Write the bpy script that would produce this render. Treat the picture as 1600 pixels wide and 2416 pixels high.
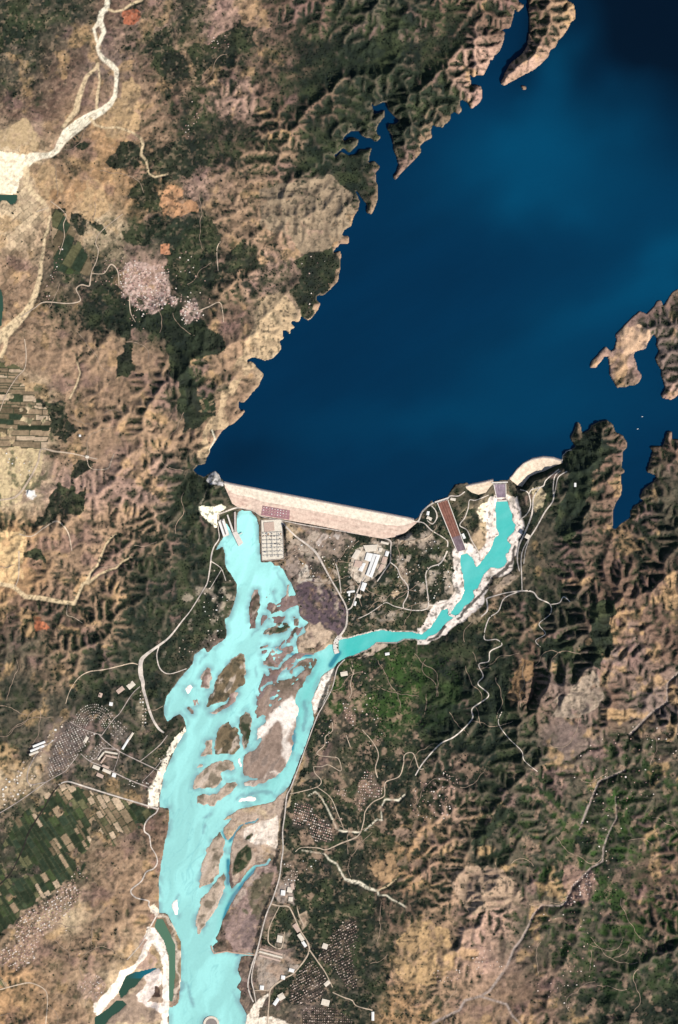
import bpy, math, random, heapq
import numpy as np

for o in list(bpy.data.objects):
    bpy.data.objects.remove(o)
scene = bpy.context.scene
COL = scene.collection
random.seed(7)

# ---------------------------------------------------------------- camera, light, exposure
S = 5.75                       # metres on the ground for one photo pixel
PW, PH = 1600, 2416
CAM_H = 200000.0               # the photograph looks straight down from orbit
cam_data = bpy.data.cameras.new('camera')
cam_data.sensor_fit = 'VERTICAL'
cam_data.angle = 2 * math.atan(PH * S / 2 / CAM_H)
cam_data.clip_start = 100.0
cam_data.clip_end = 1.0e6
cam = bpy.data.objects.new('camera', cam_data)
cam.location = (0, 0, CAM_H)
COL.objects.link(cam)
scene.camera = cam

SUN_EL = math.radians(36)
SUN_AZ = math.atan2(-0.62, 0.78)          # the sun stands to the lower right of the picture
sd = (math.cos(SUN_EL) * math.cos(SUN_AZ), math.cos(SUN_EL) * math.sin(SUN_AZ), math.sin(SUN_EL))
world = bpy.data.worlds.new('World')
scene.world = world
world.use_nodes = True
wn = world.node_tree.nodes
wl = world.node_tree.links
wn.clear()
sky = wn.new('ShaderNodeTexSky')
sky.sky_type = 'NISHITA'
sky.sun_disc = False
sky.sun_elevation = SUN_EL
sky.sun_rotation = math.atan2(sd[0], sd[1])
bg = wn.new('ShaderNodeBackground')
bg.inputs['Strength'].default_value = 0.085
wo = wn.new('ShaderNodeOutputWorld')
wl.new(sky.outputs[0], bg.inputs[0])
wl.new(bg.outputs[0], wo.inputs[0])
sun_data = bpy.data.lights.new('sun', 'SUN')
sun_data.energy = 5.0
sun_data.angle = math.radians(0.5)
sun_data.color = (1.0, 0.955, 0.88)
sun = bpy.data.objects.new('sun', sun_data)
from mathutils import Vector
sun.rotation_euler = Vector(sd).to_track_quat('Z', 'Y').to_euler()
sun.location = (0, 0, 20000)
COL.objects.link(sun)
vs = scene.view_settings
vs.view_transform = 'Standard'
vs.look = 'None'
vs.gamma = 1.0
vs.use_curve_mapping = False
vs.exposure = 0.92
K_EXP = 2.1                    # picture value of a level white surface at this exposure

# ---------------------------------------------------------------- small helpers
def tag(o, label=None, cat=None, group=None, kind=None):
    if label: o['label'] = label
    if cat: o['category'] = cat
    if group: o['group'] = group
    if kind: o['kind'] = kind
    return o

def WX(x): return (x - PW / 2) * S
def WY(y): return (PH / 2 - y) * S

def lin(c):
    c = np.asarray(c, float) / 255.0
    return np.where(c <= 0.04045, c / 12.92, ((c + 0.055) / 1.055) ** 2.4)

def alb(r, g, b):
    """base colour of a surface that the photograph shows as r,g,b in full sun"""
    return np.clip(lin((r, g, b)) / K_EXP, 0.004, 0.8)

def mesh_np(name, verts, faces, mat=None, cols=None, smooth=True):
    me = bpy.data.meshes.new(name)
    verts = np.asarray(verts, np.float32)
    faces = np.asarray(faces, np.int32)
    nf, k = faces.shape
    me.vertices.add(len(verts))
    me.vertices.foreach_set('co', verts.ravel())
    me.loops.add(nf * k)
    me.loops.foreach_set('vertex_index', faces.ravel())
    me.polygons.add(nf)
    me.polygons.foreach_set('loop_start', np.arange(0, nf * k, k, dtype=np.int32))
    me.polygons.foreach_set('loop_total', np.full(nf, k, dtype=np.int32))
    me.polygons.foreach_set('use_smooth', np.full(nf, smooth, dtype=bool))
    if cols is not None:
        a = me.color_attributes.new('Col', 'FLOAT_COLOR', 'POINT')
        c4 = np.ones((len(verts), 4), np.float32)
        c4[:, :3] = cols
        a.data.foreach_set('color', c4.ravel())
    me.update(calc_edges=True)
    if mat: me.materials.append(mat)
    return me

def link(name, me, parent=None):
    o = bpy.data.objects.new(name, me)
    COL.objects.link(o)
    if parent: o.parent = parent
    return o

def empty(name, x, y, z=0.0, rz=0.0):
    o = bpy.data.objects.new(name, None)
    o.empty_display_size = 20
    o.location = (x, y, z)
    o.rotation_euler = (0, 0, rz)
    COL.objects.link(o)
    return o

# ---------------------------------------------------------------- materials
def new_mat(name):
    m = bpy.data.materials.new(name)
    m.use_nodes = True
    nt = m.node_tree
    b = nt.nodes['Principled BSDF']
    return m, nt, b

def mat_plain(name, rgb, rough=0.9, var=0.25, scale=0.03, spec=0.1):
    m, nt, b = new_mat(name)
    b.inputs['Roughness'].default_value = rough
    b.inputs['Specular IOR Level'].default_value = spec
    g = nt.nodes.new('ShaderNodeNewGeometry')
    n = nt.nodes.new('ShaderNodeTexNoise')
    n.inputs['Scale'].default_value = scale
    n.inputs['Detail'].default_value = 5
    nt.links.new(g.outputs['Position'], n.inputs['Vector'])
    mr = nt.nodes.new('ShaderNodeMapRange')
    mr.inputs['From Min'].default_value = 0.3
    mr.inputs['From Max'].default_value = 0.7
    mr.inputs['To Min'].default_value = 1 - var
    mr.inputs['To Max'].default_value = 1 + var
    nt.links.new(n.outputs[0], mr.inputs['Value'])
    vm = nt.nodes.new('ShaderNodeVectorMath')
    vm.operation = 'SCALE'
    vm.inputs[0].default_value = rgb
    nt.links.new(mr.outputs[0], vm.inputs['Scale'])
    nt.links.new(vm.outputs[0], b.inputs['Base Color'])
    return m

def mat_ground(name, bump=0.5):
    m, nt, b = new_mat(name)
    b.inputs['Roughness'].default_value = 1.0
    b.inputs['Specular IOR Level'].default_value = 0.0
    a = nt.nodes.new('ShaderNodeAttribute')
    a.attribute_name = 'Col'
    g = nt.nodes.new('ShaderNodeNewGeometry')
    n = nt.nodes.new('ShaderNodeTexNoise')
    n.inputs['Scale'].default_value = 0.022
    n.inputs['Detail'].default_value = 6
    n.inputs['Roughness'].default_value = 0.7
    nt.links.new(g.outputs['Position'], n.inputs['Vector'])
    mr = nt.nodes.new('ShaderNodeMapRange')
    mr.inputs['From Min'].default_value = 0.25
    mr.inputs['From Max'].default_value = 0.75
    mr.inputs['To Min'].default_value = 0.62
    mr.inputs['To Max'].default_value = 1.4
    nt.links.new(n.outputs[0], mr.inputs['Value'])
    vm = nt.nodes.new('ShaderNodeVectorMath')
    vm.operation = 'SCALE'
    nt.links.new(a.outputs['Color'], vm.inputs[0])
    nt.links.new(mr.outputs[0], vm.inputs['Scale'])
    nt.links.new(vm.outputs[0], b.inputs['Base Color'])
    bp = nt.nodes.new('ShaderNodeBump')
    bp.inputs['Strength'].default_value = bump
    bp.inputs['Distance'].default_value = 14.0
    nt.links.new(n.outputs[0], bp.inputs['Height'])
    nt.links.new(bp.outputs[0], b.inputs['Normal'])
    return m

def mat_water(name, rough=0.3, spec=0.08):
    m, nt, b = new_mat(name)
    b.inputs['Roughness'].default_value = rough
    b.inputs['Specular IOR Level'].default_value = spec
    a = nt.nodes.new('ShaderNodeAttribute')
    a.attribute_name = 'Col'
    g = nt.nodes.new('ShaderNodeNewGeometry')
    n = nt.nodes.new('ShaderNodeTexNoise')
    n.inputs['Scale'].default_value = 0.035
    n.inputs['Detail'].default_value = 4
    nt.links.new(g.outputs['Position'], n.inputs['Vector'])
    mr = nt.nodes.new('ShaderNodeMapRange')
    mr.inputs['From Min'].default_value = 0.3
    mr.inputs['From Max'].default_value = 0.7
    mr.inputs['To Min'].default_value = 0.97
    mr.inputs['To Max'].default_value = 1.03
    nt.links.new(n.outputs[0], mr.inputs['Value'])
    vm = nt.nodes.new('ShaderNodeVectorMath')
    vm.operation = 'SCALE'
    nt.links.new(a.outputs['Color'], vm.inputs[0])
    nt.links.new(mr.outputs[0], vm.inputs['Scale'])
    nt.links.new(vm.outputs[0], b.inputs['Base Color'])
    bp = nt.nodes.new('ShaderNodeBump')
    bp.inputs['Strength'].default_value = 0.05
    bp.inputs['Distance'].default_value = 1.0
    nt.links.new(n.outputs[0], bp.inputs['Height'])
    nt.links.new(bp.outputs[0], b.inputs['Normal'])
    return m

GROUND = mat_ground('ground')
SANDY = mat_ground('river_gravel', 0.25)
WATER = mat_water('water')
# ---------------------------------------------------------------- map tracing (photo pixels)
def P(s):
    v = [float(t) for t in s.replace(',', ' ').split()]
    return [(v[i], v[i + 1]) for i in range(0, len(v), 2)]

LAKE = P("""1222,0 1223,4 1232,10 1237,14 1231,20 1222,29 1217,22 1213,24 1211,38 1207,55 1202,67 1193,66 1181,72 1190,75 1191,80 1187,100 1181,115 1176,125 1166,131
1162,142 1154,140 1155,151 1148,163 1141,178 1130,178 1124,177 1117,183 1108,172 1107,180 1112,192 1110,200 1116,204 1121,200 1133,203 1138,215 1138,230 1131,243 1122,250 1111,257
1107,245 1101,240 1092,235 1084,238 1085,248 1090,260 1083,270 1072,263 1063,270 1064,279 1058,288 1049,293 1046,301 1030,298 1021,293 1017,306 1019,325 1004,332 991,344 993,360
984,370 973,383 958,398 943,413 933,424 927,417 936,406 941,390 937,373 930,355 928,337 923,316 915,304 918,293 933,292 942,287 933,276 921,265 915,255 913,242 902,242 884,251
874,235 879,255 883,270 897,265 908,260 908,275 894,291 888,303 889,316 899,324 887,335 876,326 866,326 853,319 848,309 831,307 815,319 808,329 813,334 828,324 846,329 843,342
825,360 810,349 801,357 788,367 790,372 805,358 823,367 841,364 849,352 864,354 878,348 872,367 869,385 882,380 897,394 886,408 887,429 892,441 891,470 884,490 877,505 864,501 868,485
856,470 844,452 835,448 841,457 849,475 845,495 835,510 828,533 811,544 807,556 823,557 822,574 803,575 790,587 786,597 805,592 804,610 802,635 797,663 784,678 767,695 749,697
745,706 756,716 751,729 738,747 728,755 716,749 708,744 709,756 700,760 691,755 685,762 696,772 685,778 685,792 678,780 667,778 666,790 670,798 659,805 664,823 656,833 642,846
624,851 612,845 596,842 584,848 580,859 590,852 600,857 604,866 623,883 614,899 610,912 596,925 581,945 573,950 563,947 562,959 569,970 577,964 576,973 563,989 553,999 540,1004
525,1016 517,1027 506,1045 496,1060 494,1070 487,1081 484,1095 469,1097 462,1104 455,1109 466,1119 482,1125 498,1115 507,1111 517,1118 521,1129 533,1140
720,1178 835,1200 911,1214 974,1227 985,1222 998,1203 1013,1189 1019,1176 1022,1188 1034,1182 1055,1174 1062,1162 1074,1144 1092,1141 1104,1138 1105,1149 1128,1144 1159,1137
1179,1134 1199,1132 1210,1124 1220,1110 1235,1096 1255,1086 1281,1081 1306,1083 1324,1089 1328,1075 1337,1065 1349,1061 1358,1051 1348,1038 1348,1029 1356,1014 1363,992 1371,1009
1373,1021 1389,1016 1394,1005 1412,996 1432,991 1447,1004 1451,1019 1470,1029 1479,1044 1479,1056 1468,1065 1469,1085 1465,1103 1474,1113 1464,1121 1467,1154 1465,1169 1453,1187
1446,1208 1447,1231 1445,1248 1455,1246 1468,1233 1486,1223 1488,1205 1498,1192 1521,1181 1510,1176 1518,1154 1539,1139 1549,1128 1546,1120 1525,1113 1532,1093 1541,1065 1533,1056
1544,1052 1565,1053 1570,1032 1577,1018 1585,1019 1584,1037 1600,1037 1720,1040 1720,942 1600,930 1593,938 1585,943 1565,939 1561,934 1570,915 1562,887 1561,872 1551,859 1547,846 1556,829
1549,816 1552,800 1542,786 1534,800 1528,808 1524,823 1509,826 1498,829 1495,841 1501,859 1504,873 1515,887 1509,900 1498,909 1486,908 1475,914 1455,913 1450,903 1440,887 1438,859
1435,840 1426,841 1417,854 1404,868 1391,868 1398,851 1412,836 1428,818 1442,829 1450,823 1455,803 1453,790 1468,775 1486,755 1509,734 1526,741 1544,724 1551,710 1560,709 1565,724
1576,706 1585,691 1598,684 1720,640 1720,-120 1345,-120 1337,0 1354,11 1356,23 1358,31 1356,46 1347,51 1343,63 1335,76 1325,88 1316,96 1311,111 1297,119 1293,134 1278,149 1261,164 1236,176
1213,189 1190,202 1182,197 1192,172 1205,149 1232,128 1245,105 1248,76 1249,19 1247,0 1240,-120 1226,-120""")
ISLET = P("1229,200 1235,203 1242,205 1241,212 1234,211")

RIVER = P("""560,1210 558,1230 559,1256 548,1258 541,1245 533,1233 531,1237 537,1262 528,1266 524,1272 515,1285 508,1296 512,1297 526,1289 531,1307 530,1322 535,1341 549,1363 560,1378 559,1394
552,1426 541,1455 531,1461 534,1484 533,1506 517,1516 503,1527 489,1540 481,1527 459,1545 454,1568 440,1582 420,1607 394,1642 386,1667 387,1681 394,1704 409,1692 424,1684 433,1694 438,1708 440,1727
433,1731 413,1768 397,1805 385,1832 381,1860 376,1886 376,1906 397,1907 399,1932 396,1962 388,1993 382,2031 376,2070 375,2120 374,2153 394,2164 404,2182 412,2207 420,2230 425,2259 420,2304
421,2349 409,2365 398,2366 398,2540 579,2540 579,2416 582,2392 566,2365 569,2339 558,2331 569,2312 561,2290 568,2256 600,2255 600,2251 537,2246 505,2246 500,2233 515,2222 508,2214 516,2200 524,2174 542,2140
555,2116 575,2085 596,2062 606,2046 632,2042 640,2028 636,2025 628,2037 601,2042 588,2052 568,2080 546,2098 542,2080 541,2059 542,2018 547,1993 557,1965 575,1945 601,1941 612,1932 610,1929 600,1937
580,1941 565,1949 550,1970 537,1985 525,1960 530,1950 545,1934 553,1928 530,1935 524,1937 540,1924 563,1910 606,1900 644,1892 657,1878 671,1868 687,1847 707,1791 722,1755 732,1725
741,1699 739,1679 734,1656 743,1633 758,1597 777,1582 802,1561 818,1551 843,1543 874,1528 889,1515 904,1514 935,1515 961,1505 986,1508 999,1509 1022,1498 1042,1485 1047,1475 1062,1462 1080,1452
1087,1445 1097,1430 1110,1420 1120,1407 1116,1394 1127,1387 1135,1371 1143,1354 1159,1338 1176,1342 1189,1336 1197,1325 1193,1308 1201,1302 1206,1285 1197,1274 1199,1267 1213,1254 1218,1239
1210,1229 1208,1216 1202,1193 1197,1178 1172,1179 1170,1193 1170,1216 1171,1241 1178,1262 1167,1272 1162,1287 1151,1305 1141,1320 1124,1338 1113,1315 1101,1305 1086,1309 1086,1325 1090,1348 1095,1371
1096,1394 1090,1410 1074,1430 1068,1442 1058,1446 1056,1436 1042,1441 1029,1462 1014,1482 994,1498 973,1491 930,1492 899,1487 879,1491 843,1500 823,1507 800,1510 798,1523 801,1541 790,1543 787,1521
776,1521 767,1531 752,1538 735,1542 706,1541 701,1531 699,1516 704,1502 723,1492 717,1478 729,1469 715,1461 706,1451 704,1432 700,1408 694,1392 686,1375 679,1365
672,1349 660,1335 647,1334 643,1325 616,1327 614,1300 611,1271 611,1243 606,1223 597,1214 591,1205 570,1204""")

SANDBARS = [  # outline, tone, label
 (P("600,1390 611,1392 614,1414 611,1443 602,1469 600,1482 590,1484 588,1459 591,1426 594,1406"), 'br', 'long narrow brown gravel island in the turquoise river just below the switchyard'),
 (P("643,1430 649,1428 660,1441 641,1448 637,1448"), 'br', 'tiny triangular brown gravel bar right of the long narrow island'),
 (P("679,1381 684,1381 682,1398 673,1437 669,1437 674,1410"), 'br', 'thin straight brown bar beside the right bank below the switchyard'),
 (P("682,1406 694,1406 695,1421 683,1424"), 'br', 'small round patch of mud beside the thin straight bar'),
 (P("660,1469 676,1469 688,1476 672,1490 649,1497 641,1500 621,1499 627,1486 643,1479"), 'gr', 'river island with a dark green middle, among the braids below the dam'),
 (P("696,1455 706,1463 700,1484 694,1502 688,1502 694,1480 690,1453"), 'br', 'narrow upright brown bar right of the green river island'),
 (P("612,1529 635,1522 631,1529 615,1534"), 'br', 'small flat brown sliver of gravel below the green river island'),
 (P("639,1535 655,1526 692,1524 694,1535 670,1549 660,1557 664,1565 653,1574 621,1569 619,1561 635,1547"), 'mx', 'ragged pinkish mud island broken by small pools'),
 (P("664,1573 684,1553 700,1553 690,1568 684,1580 668,1582"), 'mx', 'streaked oblique gravel bar beside the ragged mud island'),
 (P("635,1583 653,1579 660,1587 647,1594 637,1592"), 'br', 'small oval brown islet below the ragged mud island'),
 (P("684,1584 704,1563 725,1553 743,1553 751,1556 731,1592 712,1615 702,1633 694,1648 697,1661 703,1667 704,1684 697,1715 690,1738 689,1768 682,1791 666,1819 648,1837 625,1847 600,1855 576,1857 576,1846 612,1838 580,1830 572,1823 573,1795 580,1779 603,1766 619,1740 603,1747 608,1724 626,1704 629,1690 610,1688 601,1678 608,1667 610,1651 622,1635 631,1619 647,1614 658,1605 690,1600 695,1590"), 'big', 'largest pale sand island, tapering between the two river branches'),
 (P("566,1541 576,1545 580,1561 579,1598 576,1616 557,1628 534,1653 502,1664 485,1670 489,1653 502,1635 509,1607 521,1587 539,1564 555,1550"), 'ol', 'big brown leaf shaped island in the middle of the main channel'),
 (P("489,1575 498,1580 499,1603 489,1623 475,1623 475,1596 480,1583"), 'mx', 'small island with a bright white top left of the big leaf shaped island'),
 (P("448,1615 455,1621 449,1629 439,1637 439,1625"), 'wh', 'tiny white sandbar with a dark rim, nearest the left bank'),
 (P("557,1631 564,1635 555,1655 534,1669 509,1683 491,1686 502,1676 534,1660 544,1644"), 'mx', 'slender curved bar hugging the lower right of the leaf shaped island'),
 (P("452,1653 459,1651 461,1667 455,1666"), 'br', 'upper left scrap of mud in the little cluster by the left bank'),
 (P("439,1669 447,1667 459,1685 454,1685"), 'br', 'lower scrap of mud in the little cluster by the left bank'),
 (P("464,1649 470,1651 468,1667 464,1660"), 'br', 'right hand scrap of mud in the little cluster by the left bank'),
 (P("580,1678 590,1690 594,1727 587,1750 573,1772 573,1731 562,1715 567,1694"), 'gr', 'green patched island with a pointed top in mid river'),
 (P("541,1701 550,1717 564,1722 569,1759 557,1779 507,1780 507,1756 511,1727 525,1711"), 'ol', 'broad olive and tan island speckled with white, in mid river'),
 (P("489,1748 499,1747 502,1782 470,1784 482,1768"), 'tn', 'triangular pale tan bar left of the broad olive island'),
 (P("463,1809 472,1803 479,1807 463,1816"), 'tn', 'tiny pale bar with dark rim left of the curved tan island'),
 (P("489,1809 509,1799 539,1795 551,1798 553,1814 521,1821 523,1839 507,1859 456,1861 453,1857 463,1834"), 'tn', 'curved tan island with a bay bitten out of its right side'),
 (P("562,1791 568,1787 570,1807 564,1811"), 'wh', 'small white bar between the curved tan island and the largest sand island'),
 (P("463,1881 484,1874 514,1873 524,1860 537,1846 555,1844 563,1850 555,1860 519,1891 499,1901 463,1897"), 'tn', 'tan island with a long pointed tail to the upper right'),
 (P("560,1892 573,1881 601,1878 604,1886 593,1892"), 'wh', 'lens shaped white sandbar above the right bank sand flats'),
 (P("519,1962 531,1983 527,2008 514,2062 504,2080 471,2098 470,2082 481,2029 494,1993 504,1978"), 'tn', 'long tan island along the side channel, upper of two'),
 (P("527,2054 531,2070 527,2110 512,2141 479,2192 468,2205 463,2197 462,2169 473,2118 494,2103 512,2082"), 'tn', 'long tan island along the side channel, lower of two'),
 (P("405,2136 412,2123 420,2118 417,2159 411,2156"), 'wh', 'small white spindle sandbar alone near the left bank'),
]
POOLS_IN_BARS = [P("692,1578 712,1570 720,1580 705,1592 697,1600 690,1590"), P("640,1635 652,1628 655,1640 645,1652 636,1650"), P("655,1536 668,1534 664,1541 652,1544")]
CANAL = P("370,2169 383,2168 396,2193 412,2227 414,2254 412,2312 407,2363 399,2363 400,2286 398,2254 386,2219 364,2187")
EXCAV_POOLS = [P("298,2302 317,2294 338,2291 369,2283 369,2287 338,2304 330,2315 318,2330 306,2334 300,2345 285,2357 279,2341 290,2318"),
               P("224,2400 233,2395 253,2381 273,2362 292,2362 300,2370 285,2385 262,2400 250,2416 240,2480 215,2480")]
LEFT_PONDS = [P("-10,459 16,459 41,460 42,470 36,481 25,483 15,473 5,472 -10,485"), P("-60,680 2,682 8,705 6,735 2,770 -60,770")]

# coarse land cover, one character for each 100 px square
SOIL_AND_SHADOW = """DDBPDPBBDDBBBTTT
DBGBTBBTDDBPPTTT
BBTTBPBBDDDPTTTT
LTOTBBTDDDTTTTTT
LOOOPTTDDTTTTTTT
LTLDDTTPTTTTTTTT
TDDPDTPDTTTTTTTT
TTDDDBLTTTTTTTPG
TTTTDTLTTTTTTTPG
LTTTDTTTTTTTTTDP
LTTTTTTTTTTTTDBB
LPPPDDGGDDDDDDBD
OTTTDDLGDDDLDDBD
OTTDDDGGDDDLDBBB
BBTDDDGGDDDTDDBB
DTDDDGGLDDDDBDGB
DDDDDGGDDDDDBGBG
DGGDDGLDDDDDDGDD
LGDDDGLDDDPDDDDD
DDDBDLLDDOTDDDDD
DDTTDGDDBOTDDDDB
DLTTDGDDBBTPDDDB
TTTLDBGDDTTPDDDD
OTLLDGDGDOTTBDDD""".split()  # top row: the peninsula's shadow is painted in as brown soil
VEG = """7535735778754422
5435465999843422
3233735899844422
0325765899633422
1225444675432222
1436844333222222
2662865372222222
3477545133333324
2222626133333314
3422525133333364
2423335133333865
2224753356666644
3336873378854555
2347874498965524
3448872499865533
3568652499874633
5578722289995323
5367722299996144
3456622188766465
6554522178445675
6633523785564674
5222523886563565
3430523875313667
3311523775523577""".split()
RELIEF = """2222234678998877
2222234688998877
1223346788886666
0223345688666666
0223234678666666
0213345567666666
1112344556555555
2356644455555566
2456655545555566
1256655555555577
1256655555555887
1345566111334887
4455465111343877
4455561112344888
5565561111445888
6665421112556888
6665421112667888
5433211112667776
2211111113567765
1112111113567765
1113421124566665
2234311123556667
4333311123555567
4333311123444566""".split()
# height of the valley floors, letters a (-120 m) .. m (0 m) .. s (60 m)
FLOOR = """ooooonnnnnnnnnnn
ooooonnnnnnnnnnn
ooooonnnnnnnnnnn
nnoooonnnnnnnnnn
nnoooonnnnnnnnnn
nnnooonnnnnnnnnn
nnnnoonnnnnnnnnn
mnnnoonnnnnnnnnn
lmnnnnnnnnnnnnnn
llmnnnnnnnnnnnnn
kllmmnnnnnnnnnnn
kklllkkklmnnnnnn
jjkkgbbbbcefijkl
hijidbabbcdefhij
ghgebaaabcdefgij
ffecaaaabcdefgij
eedbaaaabcdefghi
ddbaaaaabcdefgfh
ccbaaaabbcdefeef
bbbaaaabbcdeeeef
bbbaaaabbcdeeeef
ccbaaaabbcdeeeff
ddcaaaabbbcdeeff
edcaaaabbbcddeef""".split()
SOILRGB = {'T': (174, 143, 116), 'L': (218, 192, 156), 'P': (192, 157, 138), 'B': (130, 105, 90), 'O': (194, 154, 114), 'G': (142, 122, 112), 'D': (98, 90, 76)}

FOREST = [P(t) for t in """293,810 319,805 321,825 311,851 323,869 309,899 278,887 274,851 283,828
99,948 138,943 161,948 163,994 189,1019 179,1030 145,1037 120,1024 117,999 97,986 112,966
166,1126 173,1093 207,1083 230,1088 217,1114 179,1126
245,681 275,668 288,681 255,704 237,719 237,757 217,765 199,780 196,729 217,701
293,543 319,525 357,515 388,530 383,563 309,584 298,566
306,451 344,415 357,451 383,476 370,497 355,480 306,464
158,512 189,501 212,517 189,550 158,533
214,533 227,515 249,535 240,556
140,543 181,566 184,594 217,614 217,635 143,624 130,604 133,566
125,494 143,497 143,520 125,517
395,510 456,512 486,528 525,547 512,585 520,640 500,700 460,695 420,690 395,650 390,600
558,568 604,584 607,617 553,655 522,645 525,604
739,576 787,566 784,589 802,594 797,663 749,698 756,716 728,755 708,744 703,719 680,681 703,668 708,619
400,790 522,790 533,823 515,841 456,843 461,887 476,922 507,943 510,978 461,1017 430,1019 420,927 402,882
877,2156 881,2188 868,2220 865,2266 854,2312 845,2290 847,2220 842,2175 858,2159
52,1310 70,1290 92,1290 106,1315 104,1327 75,1318 55,1316
0,1295 20,1300 45,1325 40,1343 10,1328 0,1320
255,700 300,690 400,720 480,760 500,790 400,800 330,770 290,800 260,760
184,335 205,327 207,338 195,346 183,343
280,335 320,330 335,350 330,380 270,400 255,385
115,1190 140,1150 200,1150 180,1210 90,1240
1290,1500 1345,1500 1340,1540 1300,1555 1275,1545
1390,1430 1440,1420 1450,1500 1420,1580 1395,1570 1385,1500
1140,1560 1210,1540 1200,1660 1170,1700 1120,1700
1000,1560 1100,1590 1080,1680 1020,1760 1000,1740
1130,1930 1180,1890 1200,1920 1140,2000 1110,1985
770,1660 790,1600 800,1590 820,1620 800,1700 770,1760 720,1830 700,1850 730,1760
850,1560 960,1560 1010,1600 960,1700 870,1680 850,1620
0,60 60,50 110,30 100,70 40,95 0,130
360,90 400,70 430,140 440,180 390,190 350,150
330,360 420,330 480,330 500,380 440,420 380,440
440,120 560,60 610,70 600,120 520,150 470,190
900,70 960,30 990,50 930,100 890,120
800,110 900,100 990,110 960,140 860,150 800,140
340,1570 360,1590 385,1640 382,1680 360,1650 345,1600
440,1110 480,1130 500,1150 470,1230 440,1260 430,1180
470,1390 530,1380 535,1450 530,1500 470,1520 420,1560 370,1540 400,1510
690,1850 760,1840 840,1850 850,1900 900,1890 880,1940 840,2040 720,2040 670,2000 672,1930
660,2040 720,2060 800,2080 870,2130 850,2170 760,2250 720,2240 690,2140 650,2120
650,2140 690,2150 720,2235 660,2240 615,2235 636,2170
700,2240 760,2260 700,2370 640,2370 650,2330
1020,1290 1060,1310 1080,1400 1020,1420 1010,1350
780,1420 830,1340 880,1300 880,1280 840,1270 800,1330
830,1480 880,1380 920,1340 940,1360 890,1420 850,1490
1220,1240 1240,1290 1220,1330 1215,1380 1170,1380 1210,1330
1270,1130 1310,1130 1300,1180 1240,1260 1260,1190
1340,1060 1400,1010 1450,1060 1400,1120 1380,1200 1330,1280 1310,1220 1350,1120""".split('\n')]
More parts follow.
